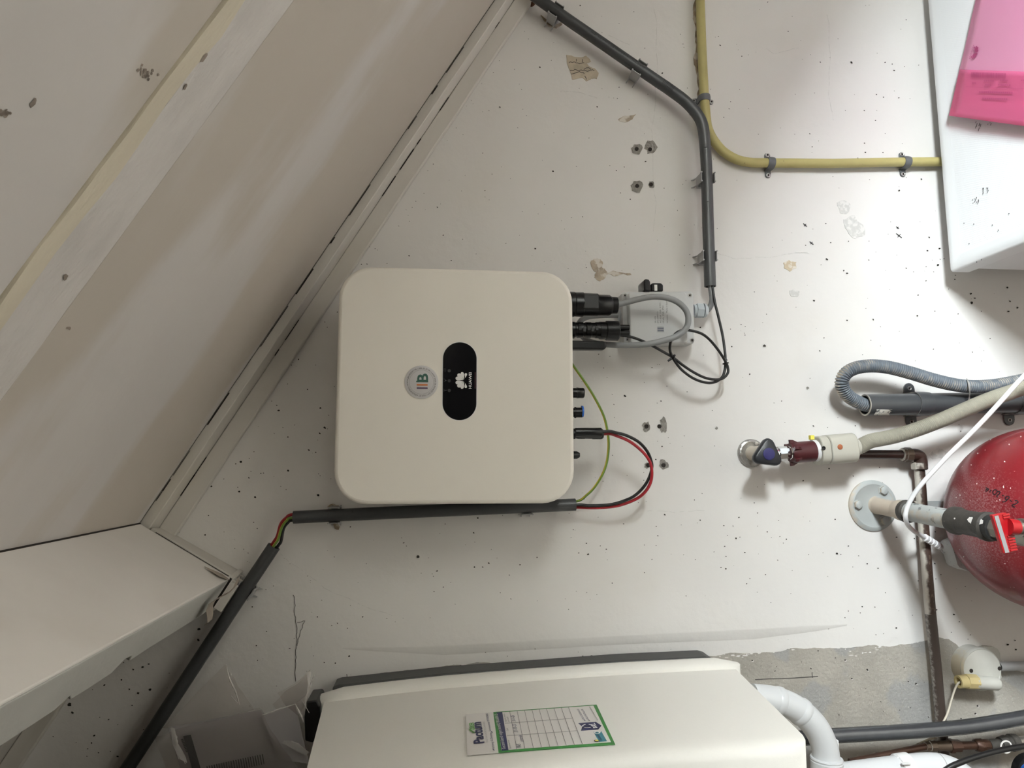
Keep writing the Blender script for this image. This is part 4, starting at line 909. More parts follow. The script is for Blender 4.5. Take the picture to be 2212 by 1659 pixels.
# ------------------------------------------------------------------ tap with hose
tpo = P(1622, 979, 0)
tap = thing('washing_machine_tap', tpo, 'wall tap with a three-lobed black knob and chrome spout', 'tap')
rsz = obj('rosette', MB().lathe(tpo, OUT, [(0, .0262), (.004, .0258), (.0062, .0235), (.0066, .0215), (.0056, .020), (.0056, .012)], 40), 'rosette', tap)
for u, v in ((1600.5, 981), (1633, 958)):
    obj('screw', MB().lathe(P(u, v, .0062), OUT, [(0, .0036), (.0012, .0034), (.0014, .002)], 14), 'steel', rsz)
obj('stub', MB().lathe(tpo, OUT, [(.004, .0135), (.012, .0125), (.06, .0125)], 24), 'stub', tap)
HTp = .060
ax = (P(1843, 966, HTp) - P(1660, 982, HTp)); ax.y = 0; ax.normalize(); sx_ = ax.cross(OUT).normalized()
def TPp(u, h=HTp): 
    f_ = (u - 1660) / (1843 - 1660); return P(u, 982.5 - 16 * f_, h)
def tl(name, u0, u1, prof, m, par, seg=24, h=HTp):
    a, b = TPp(u0, h), TPp(u1, h); L = (b - a).length
    return obj(name, MB().lathe(a, b - a, [(t * L, PX(r, h)) for t, r in prof], seg), m, par)
tl('valve_body', 1650, 1684, [(0, 12), (.2, 15), (.8, 14.5), (1, 13)], 'chrome', tap)
tl('spout', 1680, 1713, [(0, 17), (.4, 16.5), (.75, 14.5), (.8, 16), (1, 16)], 'chrome', tap, 8)
obj('bonnet', MB().lathe(P(1652, 981, .06), OUT, [(0, .012), (.02, .011)], 20), 'chrome', tap)
kc_ = P(1652, 981, .083); kp = []
for k in range(36):
    a = 2 * math.pi * k / 36
    kp.append((a, PX(29, .085) * (1 + .20 * math.cos(3 * (a - math.radians(84))) + .035 * math.cos(6 * (a - math.radians(84))))))
def kring(sc, h): return [kc_ + OUT * h + (-UP * math.cos(a) + RIGHT * math.sin(a)) * r * sc for a, r in kp]
kb = obj('knob', MB().rings([kring(.80, 0), kring(.97, .003), kring(1, .009), kring(.95, .014), kring(.86, .0155)]), 'knob', tap, smooth=50)
obj('knob_cap', MB().lathe(kc_ + OUT * .0152, OUT, [(0, PX(14, .1)), (.0014, PX(13.6, .1)), (.0018, PX(12, .1))], 32), 'navy', kb)
# hose with its safety valve
ih = thing('inlet_hose', TPp(1760), 'beige ribbed inlet hose with a maroon nut and beige valve housing', 'hose')
nut = tl('hose_nut', 1706, 1756, [(0, 21), (.1, 23), (.2, 23.5), (1, 23.5)], 'maroon', ih, 24)
for a in range(6):
    an = math.radians(60 * a + 0); c = sx_ * math.cos(an) + OUT * math.sin(an); q0 = TPp(1706) + c * PX(22, HTp)
    obj('nut_wing', MB().prism([q0, q0 + c * PX(7.5, HTp), q0 + c * PX(6.5, HTp) + ax * PX(8, HTp), q0 + c * PX(1, HTp) + ax * PX(18, HTp), q0 + ax * PX(18, HTp) - c * .002, q0 - c * .002], ax.cross(c) * PX(7, HTp)), 'maroon', nut, smooth=0, bev=.0006)
tl('white_ring', 1755, 1766, [(0, 21), (.5, 24), (1, 25)], 'white', ih)
def hs(u0, u1, hw, r, m, name, par, bev=.002):
    a, b = TPp(u0), TPp(u1)
    return obj(name, MB().prism(rrect(a, sx_, OUT, PX(hw, HTp), PX(hw * .92, HTp), PX(r, HTp), 6), b - a), m, par, bev=bev)
vh = hs(1763, 1782, 32, 22, 'aqua', 'valve_housing', ih)
hs(1782.6, 1840, 33, 22, 'aqua', 'valve_housing', ih)
tl('hose_collar', 1838, 1853, [(0, 21), (.8, 21), (1, 18)], 'aqua', ih)
fo_ = OUT * PX(30.4, HTp)
obj('screw', MB().lathe(P(1779, 968, HTp + PX(29.5, HTp)), OUT, [(0, .0036), (.0008, .0036), (.0008, .0022), (.0003, .0015)], 16), 'black', ih)
obj('indicator', MB().lathe(P(1814.5, 965.5, HTp + PX(30.2, HTp)), OUT, [(0, .0048), (.0006, .0048), (.0012, .003)], 20), 'copper', ih)
obj('yellow_tab', MB().box(P(1753, 945, .07), UP * PX(4.5, .07), RIGHT * PX(5, .07), OUT * .004), 'yel', ih, smooth=0, bev=.0006)
ipth = [TPp(1848), TPp(1856)] + C4([(1880, 953, .061), (1910, 947, .064), (1937, 941, .068), (1964, 933, .074), (1992, 923.5, .08), (2019, 913, .086), (2046, 902, .091), (2073, 890, .095), (2100, 878.5, .099), (2127, 867, .103), (2154, 857, .107), (2181, 848, .11), (2212, 838, .114), (2290, 820, .12)])
corrugated('hose', ipth, .0114, .0133, .0027, 'ihose', ih, (0, .6, 1, .6))

# ------------------------------------------------------------------ brown water pipe with its elbow
wp = thing('water_pipe', P(1985, 984, .03), 'brown water pipe with an elbow, half covered in old paint', 'pipe')
HW_ = .026
obj('pipe', MB().tube(C3([(1780, 981, ), (1870, 981.5), (1962, 982)], HW_), .0084, 16), 'brown', wp)
a, b = P(1947, 982, HW_), P(1972, 982.5, HW_)
obj('nut', MB().lathe(a, b - a, [(0, .0105), (.001, .0125), (.006, .0125), (.0062, .0135), (.018, .0135), (.02, .011)], 8), 'brass', wp)
ep = spl(C3([(1966, 982), (1978, 982.5), (1986, 986), (1989, 994), (1990, 1006)], HW_), 6)
obj('elbow', MB().tube(ep, .0112, 18), 'brown', wp)
a, b = P(1985.5, 998, HW_), P(1986.5, 1016, HW_)
obj('nut', MB().lathe(a, b - a, [(0, .0115), (.002, .0142), (.013, .0142), (.015, .0115)], 6), 'half', wp, bev=.0008)
obj('down_pipe', MB().tube(C3([(1986, 1012), (1996, 1150), (2010, 1326)], .024), .0092, 18), 'half', wp, label='pipe painted pale on one side')
obj('down_pipe', MB().tube(C3([(2010, 1325), (2022, 1440), (2034, 1575), (2040, 1640)], .024), .0092, 18), 'half2', wp, label='bare brown pipe end')

# ------------------------------------------------------------------ wall flange, pipe and red lever valve
fl0 = P(1884, 1092, 0)
fg = thing('pipe_flange', fl0, 'round grey wall flange with hexagonal bolts and a pipe sticking out', 'flange')
RF = PX(57, 0)
obj('plate', MB().lathe(fl0, OUT, [(0, RF), (.003, RF), (.0065, RF * .90), (.0070, RF * .84), (.0058, RF * .80), (.006, .012)], 44), 'flange', fg)
for u, v in ((1852, 1090), (1907, 1059), (1909, 1124)):
    q = P(u, v, .006); bo_ = obj('bolt', MB().lathe(q, OUT, [(0, .0098), (.0012, .0098), (.0013, .0078), (.0058, .0078), (.0066, .0066)], 6), 'flange', fg)
pa = P(1893, 1092, .004)
def FP(u): 
    f_ = (u - 1893) / (2212 - 1893); return P(u, 1092 + 60 * f_, .004 + (.335 - .004) * (1 - max(1 - f_, 0) ** 1.25 + .6 * max(f_ - 1, 0)))
def fl(name, u0, u1, prof, m, par, seg=22):
    a, b = FP(u0), FP(u1); L = (b - a).length
    return obj(name, MB().lathe(a, b - a, [(t * L, r) for t, r in prof], seg), m, par)
fl('pipe', 1893, 1950, [(0, .0185), (.04, .0162), (.1, .0152), (1, .0152)], 'pipe_beige', fg, 24)
fl('collar', 1936, 1960, [(0, .0152), (.3, .0178), (.75, .0188), (1, .0176)], 'pipe_beige', fg)
fl('collar', 1953, 1966, [(0, .018), (.3, .0195), (.8, .0195), (1, .0165)], 'iron', fg)
fl('pipe', 1960, 2070, [(0, .0162), (1, .0160)], 'pipe_grey', fg, 24)
cpn = fl('coupling', 2060, 2142, [(0, .0185), (.03, .0215), (.12, .0220), (.2, .0195), (.3, .0190), (.78, .0190), (.86, .0215), (.96, .0218), (1, .019)], 'iron', fg, 28)
for (u, v, ru, rv, rot) in ((2061, 1119, 2.6, 2.2, 0), ):
    pass
vl = thing('red_lever_valve', FP(2165), 'red lever valve on the grey pipe in front of the tank', 'valve')
fl('valve_body', 2140, 2250, [(0, .017), (.15, .0165), (.2, .0155), (.45, .0155), (.5, .0185), (1, .0185)], 'nick', vl, 8)
fl('valve_cap', 2138, 2152, [(0, .019), (1, .0185)], 'blackm', vl)
LC = P(2157, 1108, .345); LE = P(2176, 1192, .345)
ld = (LE - LC); ld.y = 0; Ln = ld.length; ld.normalize(); ls = V((ld.z, 0, -ld.x)); ls = ls if ls.z > 0 else -ls
def LV(a, b, c): return LC + ld * a + ls * b + OUT * c
lev = obj('lever', MB().prism([LV(0, .0145, 0), LV(Ln, .0105, 0), LV(Ln, -.0105, 0), LV(Ln * .62, -.0075, 0), LV(Ln * .52, -.0095, 0), LV(Ln * .10, -.008, 0), LV(0, -.0065, 0)], OUT * .006), 'redv', vl, bev=.001)
obj('lever_label', MB().prism([LV(.002, .0125, .0062), LV(Ln * .99, .0085, .0062), LV(Ln * .99, .0025, .0062), LV(.002, .0065, .0062)], OUT * .0004), 'lblgrey', lev, smooth=0)
for k in range(8):
    f_ = (.06, .12, .60, .67, .74, .81, .88, .95)[k]
    obj('lever_rib', MB().box(LV(Ln * f_, -.0048, .0062), ld * .0013, ls * .0052, OUT * .0014), 'redv', lev, smooth=0, bev=.0005)
hb0, hb1 = LV(Ln * .36, -.004, .006), P(2197, 1139, .352)
obj('lever_hub', MB().lathe(hb0, hb1 - hb0, [(0, .0115), ((hb1 - hb0).length, .0105)], 22), 'redv', lev)
obj('spindle', MB().lathe(hb1, hb1 - hb0, [(0, .0095), (.004, .0095), (.0045, .0125), (.009, .0125)], 22), 'nick', vl)
pdm = MB()
def onpipe(u, v, rad):                                  # point of the coupling's surface seen at (u, v)
    r = ray(u, v); a, b = FP(2062), FP(2140); d = (b - a).normalized()
    o = CAM - a; r2, o2 = r - d * r.dot(d), o - d * o.dot(d)
    A_, B_, C_ = r2.dot(r2), 2 * r2.dot(o2), o2.dot(o2) - rad * rad; q = B_ * B_ - 4 * A_ * C_
    t = (-B_ - math.sqrt(max(q, 0))) / (2 * A_); return CAM + r * t
for L_ in ([(2089, 1122), (2094, 1117), (2101, 1117), (2102, 1124), (2110, 1126), (2116, 1124), (2117, 1120), (2124, 1124), (2123, 1131), (2112, 1134), (2098, 1132), (2092, 1127)], [(2060, 1119), (2063, 1118), (2064, 1121), (2061, 1122)]):
    obj('paint_drip', MB().poly([onpipe(u, v, .0194 if u > 2070 else .0224) for u, v in L_]), 'paintdrip', cpn, smooth=0)
# flat grey bracket strip behind the tank
br = tag(obj('bracket_strip', MB().box((P(1990, 1095, .02) + P(2150, 1095, .02)) / 2, UP * .085, RIGHT * PX(14, .02), OUT * .003), 'flange', smooth=0, bev=.001), 'flat grey bracket strip running behind the red tank', 'bracket')
# ------------------------------------------------------------------ red expansion tank
tc_ = P(2269, 1120, .158); RT = .1535
tk = thing('expansion_tank', V((tc_.x, tc_.y, tc_.z - .2)), 'dusty red expansion tank with a handwritten date', 'tank')
prof = [(-.30, .001), (-.28, .08), (-.25, .13), (-.21, RT), (-.0, RT)]
prof += [(RT * math.sin(math.radians(a)), max(RT * math.cos(math.radians(a)), .0006)) for a in range(4, 91, 4)] + [(RT, .0003)]
obj('vessel', MB().lathe(tc_, UP, prof, 72), 'tank', tk, smooth=60)
def ontank(u, v, r=RT + .0004):
    d = ray(u, v); o = CAM - tc_; A_, B_, C_ = d.dot(d), 2 * d.dot(o), o.dot(o) - r * r
    return CAM + d * ((-B_ - math.sqrt(max(B_ * B_ - 4 * A_ * C_, 0))) / (2 * A_))
def tz(x, y): return (2020 + x / 9.76, 1050 + y / 9.76)
hw = MB()
strokes = [[(1690, 445), (1650, 430), (1625, 400), (1690, 380), (1740, 350), (1750, 330), (1720, 305), (1680, 310)], [(1625, 330), (1580, 300)],
           [(1415, 330), (1470, 330), (1520, 290), (1560, 245), (1550, 215), (1500, 225), (1480, 260), (1500, 285), (1530, 275)], [(1455, 210), (1415, 190)],
           [(1320, 235), (1300, 205), (1340, 180), (1370, 140), (1350, 110), (1320, 120)], [(1230, 165), (1215, 130), (1240, 85), (1290, 80), (1310, 110), (1290, 155), (1250, 180), (1230, 165)],
           [(1150, 130), (1180, 75)], [(1060, 105), (1100, 100), (1135, 60)], [(1130, 60), (1070, 30)], [(1062, 80), (1110, 60)]]
for s in strokes:
    q = spl([ontank(*tz(x, y)) for x, y in s], 4)
    hw.ribbon(q, .0014, [(p - tc_).normalized() for p in q], .0003)
obj('handwriting', hw, 'ink', tk, smooth=0)
ch = MB()
for x, y, r in ((1440, 15, 22), (1590, 45, 14), (1305, 315, 14), (525, 190, 14), (445, 240, 12), (590, 290, 11), (620, 130, 10), (740, 310, 9), (600, 1490, 14), (515, 1340, 10), (1030, 1245, 8), (1215, 1350, 8)):
    rnd = random.Random(x); pts = []
    for k in range(8):
        a = 2 * math.pi * k / 8; q = r * rnd.uniform(.5, 1.1); pts.append(ontank(*tz(x + q * math.cos(a) * .8, y + q * 1.3 * math.sin(a))))
    ch.poly(pts)
for u, v in ((2128, 972), (2112, 979), (2098, 1004), (2147, 1033), (2110, 1045), (2170, 997), (2205, 943), (2160, 1080), (2140, 950), (2180, 960)):
    ch.poly([ontank(u + 2 * math.cos(k) * random.uniform(.4, .9), v + 2.2 * math.sin(k) * random.uniform(.4, .9)) for k in range(6)])
obj('paint_chips', ch, 'paintdrip', tk, smooth=0)['kind'] = 'stuff'

# ------------------------------------------------------------------ white cable with its adapter
wc = thing('power_cable', P(1957, 1099, .115), 'white cable crossing the ribbed hose down to a white adapter', 'cable')
wpt = C4([(2290, 735, .20), (2212, 812, .185), (2170, 858, .175), (2127, 905, .165), (2091, 942, .157), (2055, 977, .15), (2030, 1003, .143), (2004, 1031, .136), (1985, 1053, .129), (1970, 1075, .121), (1959, 1098, .116), (1956, 1118, .114), (1961, 1134, .10), (1974, 1147, .076), (1990, 1157, .058), (2004, 1164, .048)])
obj('sheath', MB().tube(spl(wpt, 6), .0038, 14), 'wcable', wc)
s0, s1 = P(1996, 1160, .052), P(2032, 1182, .034)
L_ = (s1 - s0).length; pf = [(0, .004)] + [(L_ * (.05 + .19 * k / 1 + d), r) for k in range(5) for d, r in ((0, .0064), (.10, .0064), (.11, .0048), (.18, .0048))] + [(L_, .006)]
obj('strain_relief', MB().lathe(s0, s1 - s0, pf, 18), 'wcable', wc)
adp = thing('power_adapter', P(2060, 1195, 0), 'white power adapter tucked behind the red tank', 'adapter')
aq = [(2031, 1172), (2034, 1167), (2062, 1155), (2066, 1155), (2066, 1228), (2068, 1229), (2048, 1221), (2044, 1216)]
obj('case', MB().prism([P(u, v, .006) for u, v in aq], OUT * .030), 'adapter', adp, bev=.003)
obj('socket_base', MB().prism([P(u, v, 0) for u, v in [(2014, 1172), (2040, 1178), (2064, 1180), (2064, 1205), (2040, 1200)]], OUT * .0055), 'mpanel', adp, smooth=0, bev=.001)

# ------------------------------------------------------------------ round junction box
jc = P(2114, 1442, 0); RJ = PX(46, .02)
jb = thing('junction_box', jc, 'round grey junction box on the wall with a cable spout and yellowed nut', 'junction box')
obj('back_plate', MB().prism([P(u, v, 0) for u, v in rough([(2090, 1402), (2112, 1396), (2150, 1400), (2160, 1440), (2150, 1480), (2100, 1480), (2084, 1452), (2072, 1434), (2078, 1414), (2090, 1402)], 2, .12, 4)[:-1]], OUT * .006), 'jbox', jb, smooth=0)
patch('dark_scuff', 'iron', [(2072, 1432), (2080, 1412), (2090, 1402), (2088, 1430), (2084, 1436)], .0066, 31, 2, .2, jb)
patch('dark_scuff', 'gap', [(2064, 1438), (2072, 1446), (2086, 1448), (2086, 1456), (2072, 1456)], .0066, 32, 2, .2, jb)
jl = P(2120, 1446, .03)
body = obj('body', MB().lathe(V((jl.x, 0, jl.z)), OUT, [(0, RJ * .98), (.024, RJ * .98), (.0242, RJ * .95), (.0255, RJ * .95), (.0258, RJ), (.030, RJ), (.0325, RJ * .965), (.0318, RJ * .93), (.0322, RJ * .90), (.0324, .001)], 44), 'jbox', jb)
for u, v in ((2098, 1449), (2159, 1444)):
    obj('screw_hole', MB().lathe(P(u, v, .0323), OUT, [(0, .0036), (.0003, .0036), (.0004, .003)], 14), 'gap', body)
sa_, sb_ = P(2152, 1477, .036), P(2104, 1473, .036)
d_ = (sb_ - sa_); Ls = d_.length
obj('spout', MB().lathe(sa_, d_, [(-.008, .002), (-.005, .0085), (0, .0115), (Ls * .7, .0118), (Ls, .0125)], 24), 'jbox', jb)
n0, n1 = P(2109, 1473, .036), P(2086, 1472, .036)
obj('nut', MB().lathe(n0, n1 - n0, [(0, .0132), ((n1 - n0).length, .0132)], 8), 'jnut', jb, bev=.0008)
n2 = P(2070, 1473, .036); q = (n2 - n1).length
obj('nut', MB().lathe(n1, n2 - n1, [(0, .0118), (q, .0112), (q, .0075), (q * .4, .007)], 12), 'jnut', jb)
cable('wire', C4([(2092, 1474, .036), (2078, 1473, .036), (2070, 1476, .036), (2063, 1488, .033), (2055, 1512, .034), (2047, 1540, .038), (2036, 1562, .041), (2018, 1584, .043)]), .0017, 'jwire', 'thin cream wire hanging from the junction box', seg=8)
jp0, jp1 = P(2158, 1440, .016), P(2300, 1434, .016)
hollow('conduit', [jp0, (jp0 + jp1) / 2, jp1], .0082, 'clip', 'light grey conduit entering the round junction box', 'conduit')

# ------------------------------------------------------------------ pipes at the boiler's foot
gv = thing('steel_pipe', P(2000, 1580, .07), 'shiny dark grey metal pipe bending along the wall below the junction box', 'pipe')
gvp = spl(C3([(1700, 1597), (1806, 1589), (1930, 1582), (2000, 1577.5), (2050, 1573.5), (2100, 1568), (2150, 1560.5), (2212, 1550), (2300, 1533)], .07), 6)
obj('pipe', MB().tube(gvp, .0120, 24), 'galv', gv)
cable('wire', C4([(2040, 1583, .043), (2006, 1598, .041), (1975, 1612, .034), (1945, 1624, .036), (1925, 1628, .036), (1905, 1627, .032), (1886, 1630, .026), (1868, 1641, .018), (1852, 1656, .012)]), .0024, 'dirtwire', 'dirty beige wire sagging under the shiny metal pipe', seg=8)
cpp = thing('copper_pipe', P(2000, 1610, .05), 'old copper pipe with compression fittings low on the wall', 'pipe')
HCp = .045
def cl(name, u0, v0, u1, v1, prof, m, seg=16, h=HCp, par=None):
    a, b = P(u0, v0, h), P(u1, v1, h); L = (b - a).length
    return obj(name, MB().lathe(a, b - a, [(t * L, PX(r, h)) for t, r in prof], seg), m, par or cpp)
cl('pipe', 1835, 1646, 2012, 1610, [(0, 7), (1, 7)], 'copperp')
cl('nut', 1999, 1612, 2020, 1611, [(0, 9), (.2, 10), (.4, 9.5), (.45, 11), (1, 11)], 'brass', 8)
cl('fitting', 2018, 1611, 2050, 1611, [(0, 9), (.3, 10.5), (.7, 10.5), (1, 12)], 'brass', 20)
cl('nut', 2050, 1611, 2074, 1611, [(0, 15), (.35, 15), (.4, 13), (1, 12.5)], 'copperp', 6)
cl('pipe', 2070, 1611, 2112, 1610, [(0, 9), (1, 9)], 'copperp')
cl('nut', 2106, 1610, 2137, 1609, [(0, 11), (.1, 14), (.45, 14), (.5, 12), (.9, 12.5), (1, 10)], 'copperp', 8)
cl('valve', 2136, 1610, 2166, 1609, [(0, 12), (.5, 13), (1, 12)], 'iron', 20)
cl('valve_ring', 2160, 1607, 2196, 1603, [(0, 14), (.35, 17), (.4, 15), (.6, 15), (.65, 18), (1, 17)], 'iron', 24)
cl('pipe', 2190, 1603, 2290, 1596, [(0, 11), (1, 11)], 'nick', 20)
rg_ = obj('valve_tag', MB().rings([[P(2173, 1613, .075) + (RIGHT * math.cos(a) + UP * math.sin(a)) * r + OUT * z for a in [2 * math.pi * k / 28 for k in range(28)]] for r, z in ((PX(11, .07), 0), (PX(14, .07), 0), (PX(14, .07), .0012), (PX(11, .07), .0012))], close=True), 'stw', cpp)
wv = thing('waste_pipe', P(1950, 1655, .12), 'white plastic waste pipe with a clip at the bottom edge', 'pipe')
HWp = .12
wvp = spl(C3([(1808, 1681), (1870, 1672.5), (1950, 1662), (2005, 1657), (2040, 1660), (2075, 1676), (2100, 1704), (2118, 1745)], HWp), 6)
obj('pipe', MB().tube(wvp, .0215, 28), 'pvcw', wv)
a, b = P(1800, 1682, HWp), P(1832, 1678, HWp)
obj('socket', MB().lathe(a, b - a, [(0, .024), ((b - a).length * .85, .024), ((b - a).length, .0218)], 28), 'pvcw', wv)
a, b = P(1940, 1663.5, HWp), P(1966, 1660, HWp)
cb = obj('pipe_clip', MB().lathe(a, b - a, [(0, .0222), (.001, .0242), ((b - a).length - .001, .0242), ((b - a).length, .0222)], 32), 'white', wv)
obj('clip_lug', MB().box(P(1946, 1634, HWp), UP * PX(13, HWp), RIGHT * .002, OUT * .006), 'white', cb, smooth=0, bev=.001)
obj('clip_lug', MB().box(P(1957, 1649, HWp + .022), UP * PX(10, HWp), RIGHT * .0012, OUT * .0025), 'white', cb, smooth=0, bev=.0006)
obj('seam_ring', MB().tube([P(2030, 1657.5, HWp) + UP * .0006, P(2030, 1657.5, HWp) - UP * .0006], .0217, 28), 'stickline', wv)
bh = cable('black_hose', C4([(2000, 1700, .2), (2045, 1662, .2), (2075, 1647, .2), (2105, 1636, .198), (2140, 1626, .195), (2175, 1618, .19), (2212, 1612, .185), (2290, 1602, .18)]), .0042, 'rubber', 'black hose crossing in front of the white waste pipe', 'hose', 12)
pmp = thing('pump', P(2214, 1655, .1), 'black pump housing in the bottom right corner', 'pump')
a = P(2214, 1662, .06)
obj('housing', MB().lathe(a, OUT, [(0, .022), (.004, .030), (.05, .030), (.056, .026), (.058, .012)], 28), 'black', pmp)
obj('flange', MB().lathe(a, OUT, [(.020, .030), (.022, .0335), (.028, .0335), (.030, .030)], 28), 'blackm', pmp)
obj('badge', MB().lathe(P(2222, 1668, .12), OUT, [(-.004, .012), (.0008, .012), (.001, .010)], 20), 'blue', pmp)
# white condensate elbow leaving the boiler
el = thing('boiler_drain', P(1740, 1540, .13), 'white plastic elbow pipe curving down from under the boiler', 'pipe')
HE = .125; RE = .0208
ep_ = spl(C3([(1627, 1506.5), (1655, 1509), (1682, 1514), (1712, 1526), (1740, 1546), (1764, 1574), (1779, 1606), (1785, 1640), (1787, 1700)], HE), 8)
obj('pipe', MB().tube(ep_, RE, 28), 'pvcw', el)
def sock(i0, i1, r):
    seg_ = ep_[i0:i1 + 1]; obj('socket', MB().tube(seg_, [RE] + [r] * (len(seg_) - 2) + [RE], 28), 'pvcw', el, smooth=50)
sock(14, 18, RE * 1.07); sock(27, 31, RE * 1.07)
a, b = P(1785.5, 1636, HE), P(1787, 1700, HE)
obj('collar', MB().lathe(a, b - a, [(0, RE), (0, .0245), (.002, .0252), (.003, .0240), (.005, .0240), (.0055, .0252), (.009, .0248), (.05, .0240)], 32), 'pvcw', el)
obj('clip_tab', MB().box(P(1806, 1606, HE + .004), UP * .0016, RIGHT * PX(9, HE), OUT * .006), 'white', el, smooth=0, bev=.001)

# ------------------------------------------------------------------ boiler at the left of the wall
ZB1, ZB0 = P(700, 1516, .08).z, P(1589, 1444, .08).z
knots = [P(700, 1517, .08), P(830, 1501, .08), P(961, 1487, .08), P(1150, 1471, .08), P(1340, 1457.5, .08), P(1480, 1450, .08), P(1589, 1445, .08)]
kz = [p.z for p in knots]; kx = [p.x for p in knots]
def bx(z):                                             # x of the boiler's right side at height z
    return float(np.interp(-z, [-q for q in kz], kx))
XC = -.355 - .235
bl = thing('boiler', V((XC, 0, ZB0 - .02)), 'white wall hung boiler with a bowed side and a service label', 'boiler')
zs = np.linspace(ZB0, ZB1, 26)
HF = .385
zF0, zF1 = P(1742, 1590, HF).z, P(652, 1690, HF).z
def loop(h, grow, z0, z1, k=26):
    """closed outline of the cover at height h: right side from bottom to top, then the mirrored left side"""
    R = []
    for i in range(k):
        f_ = i / (k - 1); z = z0 + (z1 - z0) * f_; zr = ZB0 + (ZB1 - ZB0) * f_; R.append(V((bx(zr) + grow, -h, z)))
    return R + [V((2 * XC - p.x, p.y, p.z)) for p in R[::-1]]
def lp(f, grow=0.):
    return loop(.08 + (HF - .08) * f, grow + .002 * f, ZB0 + (zF0 - ZB0) * f, ZB1 + (zF1 - ZB1) * f)
def inset(L, d):
    z0, z1 = min(p.z for p in L), max(p.z for p in L); zc = (z0 + z1) / 2
    return [V((XC + (p.x - XC) * (1 - d / abs(p.x - XC)), p.y, zc + (p.z - zc) * (1 - d / ((z1 - z0) / 2)))) for p in L]
def atH(L, h): return [V((p.x, -h, p.z)) for p in L]
front = lp(1)
cov = MB().rings([lp(0), lp(.02), lp(.25), lp(.5), lp(.75), lp(.96), inset(atH(front, HF + .000), .0015), inset(atH(front, HF + .008), .006), inset(atH(front, HF + .013), .016), inset(atH(front, HF + .016), .06)])
cv = obj('cover', cov, 'boiler', bl, smooth=38)
# rolled lip round the back edge of the cover
lip = MB(); rs = []
base = loop(.07, 0, ZB0, ZB1)
for g, h in ((-.002, .081), (.003, .0805), (.0085, .077), (.0125, .070), (.0135, .062), (.0125, .054), (.009, .050), (-.002, .050)):
    rs.append([V((XC + (p.x - XC) * (1 + g * (.35 if i in (0, 25, 26, 51) else 1) / abs(p.x - XC)), -h, p.z + (g * (1 if p.z > (ZB0 + ZB1) / 2 else -1) if i in (0, 25, 26, 51) else 0))) for i, p in enumerate(base)])
obj('lip', lip.rings(rs), 'boiler', bl, smooth=60)
bq = [P(722, 1476, .03), P(735, 1472, .03), P(961, 1448, .03), P(1340, 1420, .03), P(1516, 1412, .03), P(1528, 1415, .03), P(1540, 1424, .03)]
bpt = bq + [V((2 * XC - p.x, p.y, p.z)) for p in bq[::-1]]
obj('back_plate', MB().prism([V((p.x, -.004, p.z)) for p in bpt], OUT * .046), 'boilback', bl, smooth=0, bev=.003)
kq = [(676, 1489), (698, 1487), (704, 1500), (706, 1545), (690, 1574), (674, 1570), (672, 1520)]
obj('top_bracket', MB().prism([P(u, v, .035) for u, v in kq], OUT * .06), 'black', bl, smooth=0, bev=.002)
# service label on the side
def onside(u, v, lift=.0006):
    p = None; r = ray(u, v); x = -.36
    for _ in range(12):
        p = CAM + r * ((x - CAM.x) / r.x); x = bx(p.z) + lift + .002 * (-p.y - .08) / (HF - .08)
    return p
S0, S1 = onside(1007, 1590), onside(1310, 1568)
lU = (S0 - S1); lU.y = 0; lU.normalize()               # label's up
lR = V((0, 1, 0)); lN = lR.cross(lU).normalized(); lN = lN if lN.x > 0 else -lN
def LP(x, y, lift=.0):                                 # label points read in the 6.32x crop at (1000, 1500)
    u, v = 1000 + x / 6.32, 1500 + y / 6.32; r = ray(u, v)
    return CAM + r * ((S0 - CAM).dot(lN) / r.dot(lN)) + lN * (.0016 + lift)
def lpoly(name, L_, m, par, lift): return obj(name, MB().prism([LP(x, y, lift) for x, y in L_], lN * -.0006), m, par, smooth=0)
lb_ = lpoly('service_label', [(38, 285), (415, 258), (487, 812), (60, 848)], 'stw', bl, 0); lb_['label'] = 'paper service label with green border'
lpoly('label_border', [(415, 258), (1825, 155), (2080, 700), (487, 812)], 'stg', lb_, .0001)
lpoly('label_field', [(462, 268), (1782, 172), (2022, 672), (526, 784)], 'stw', lb_, .0004)
lpoly('label_band', [(460, 268), (538, 262), (622, 782), (530, 790)], 'stn', lb_, .0006)
ln = MB()
def lline(a, b, wd=.0005):
    p, q = LP(*a, .0008), LP(*b, .0008); ln.ribbon([p, q], wd, lN, .0001)
top_ = [(640, 256), (741, 248), (842, 241), (944, 233), (1042, 226), (1142, 218), (1244, 210), (1342, 203), (1440, 195)]
bot_ = [(737, 776), (848, 768), (963, 757), (1073, 748), (1187, 740), (1300, 730), (1412, 722), (1523, 713), (1632, 703)]
for a, b in zip(top_, bot_): lline(a, b)
lline((575, 420), (1495, 352)); lline((600, 592), (1562, 522))
obj('table_lines', ln, 'dim', lb_, smooth=0)
def ltxt(s, x, y, size, m, width=None, al='L', name='lettering', **k):
    return text(name, s, m, lb_, LP(x, y, .0009), lR, lU, size, align=al, width=width, **k)
def lw_(a, b): return (LP(*a) - LP(*b)).length
ltxt('Pactum', 290, 688, .0185, 'stn', lw_((290, 688), (250, 398)), bold=.03)
ltxt('ZEKER', 158, 510, .0085, 'stgl', lw_((158, 510), (148, 405)), bold=.03)
obj('check_mark', MB().ribbon([LP(110, 520, .0009), LP(155, 550, .0009), LP(88, 505, .0009)], .0022, lN, .0001), 'stgl', lb_, smooth=0)
ltxt('INSTALLATIETECHNIEK', 345, 680, .0034, 'stickline', lw_((345, 680), (318, 392)))
ltxt('Hanzeweg 12, Deventer   Servicenummer 0570-624640', 435, 775, .0046, 'stn', lw_((435, 775), (378, 282)))
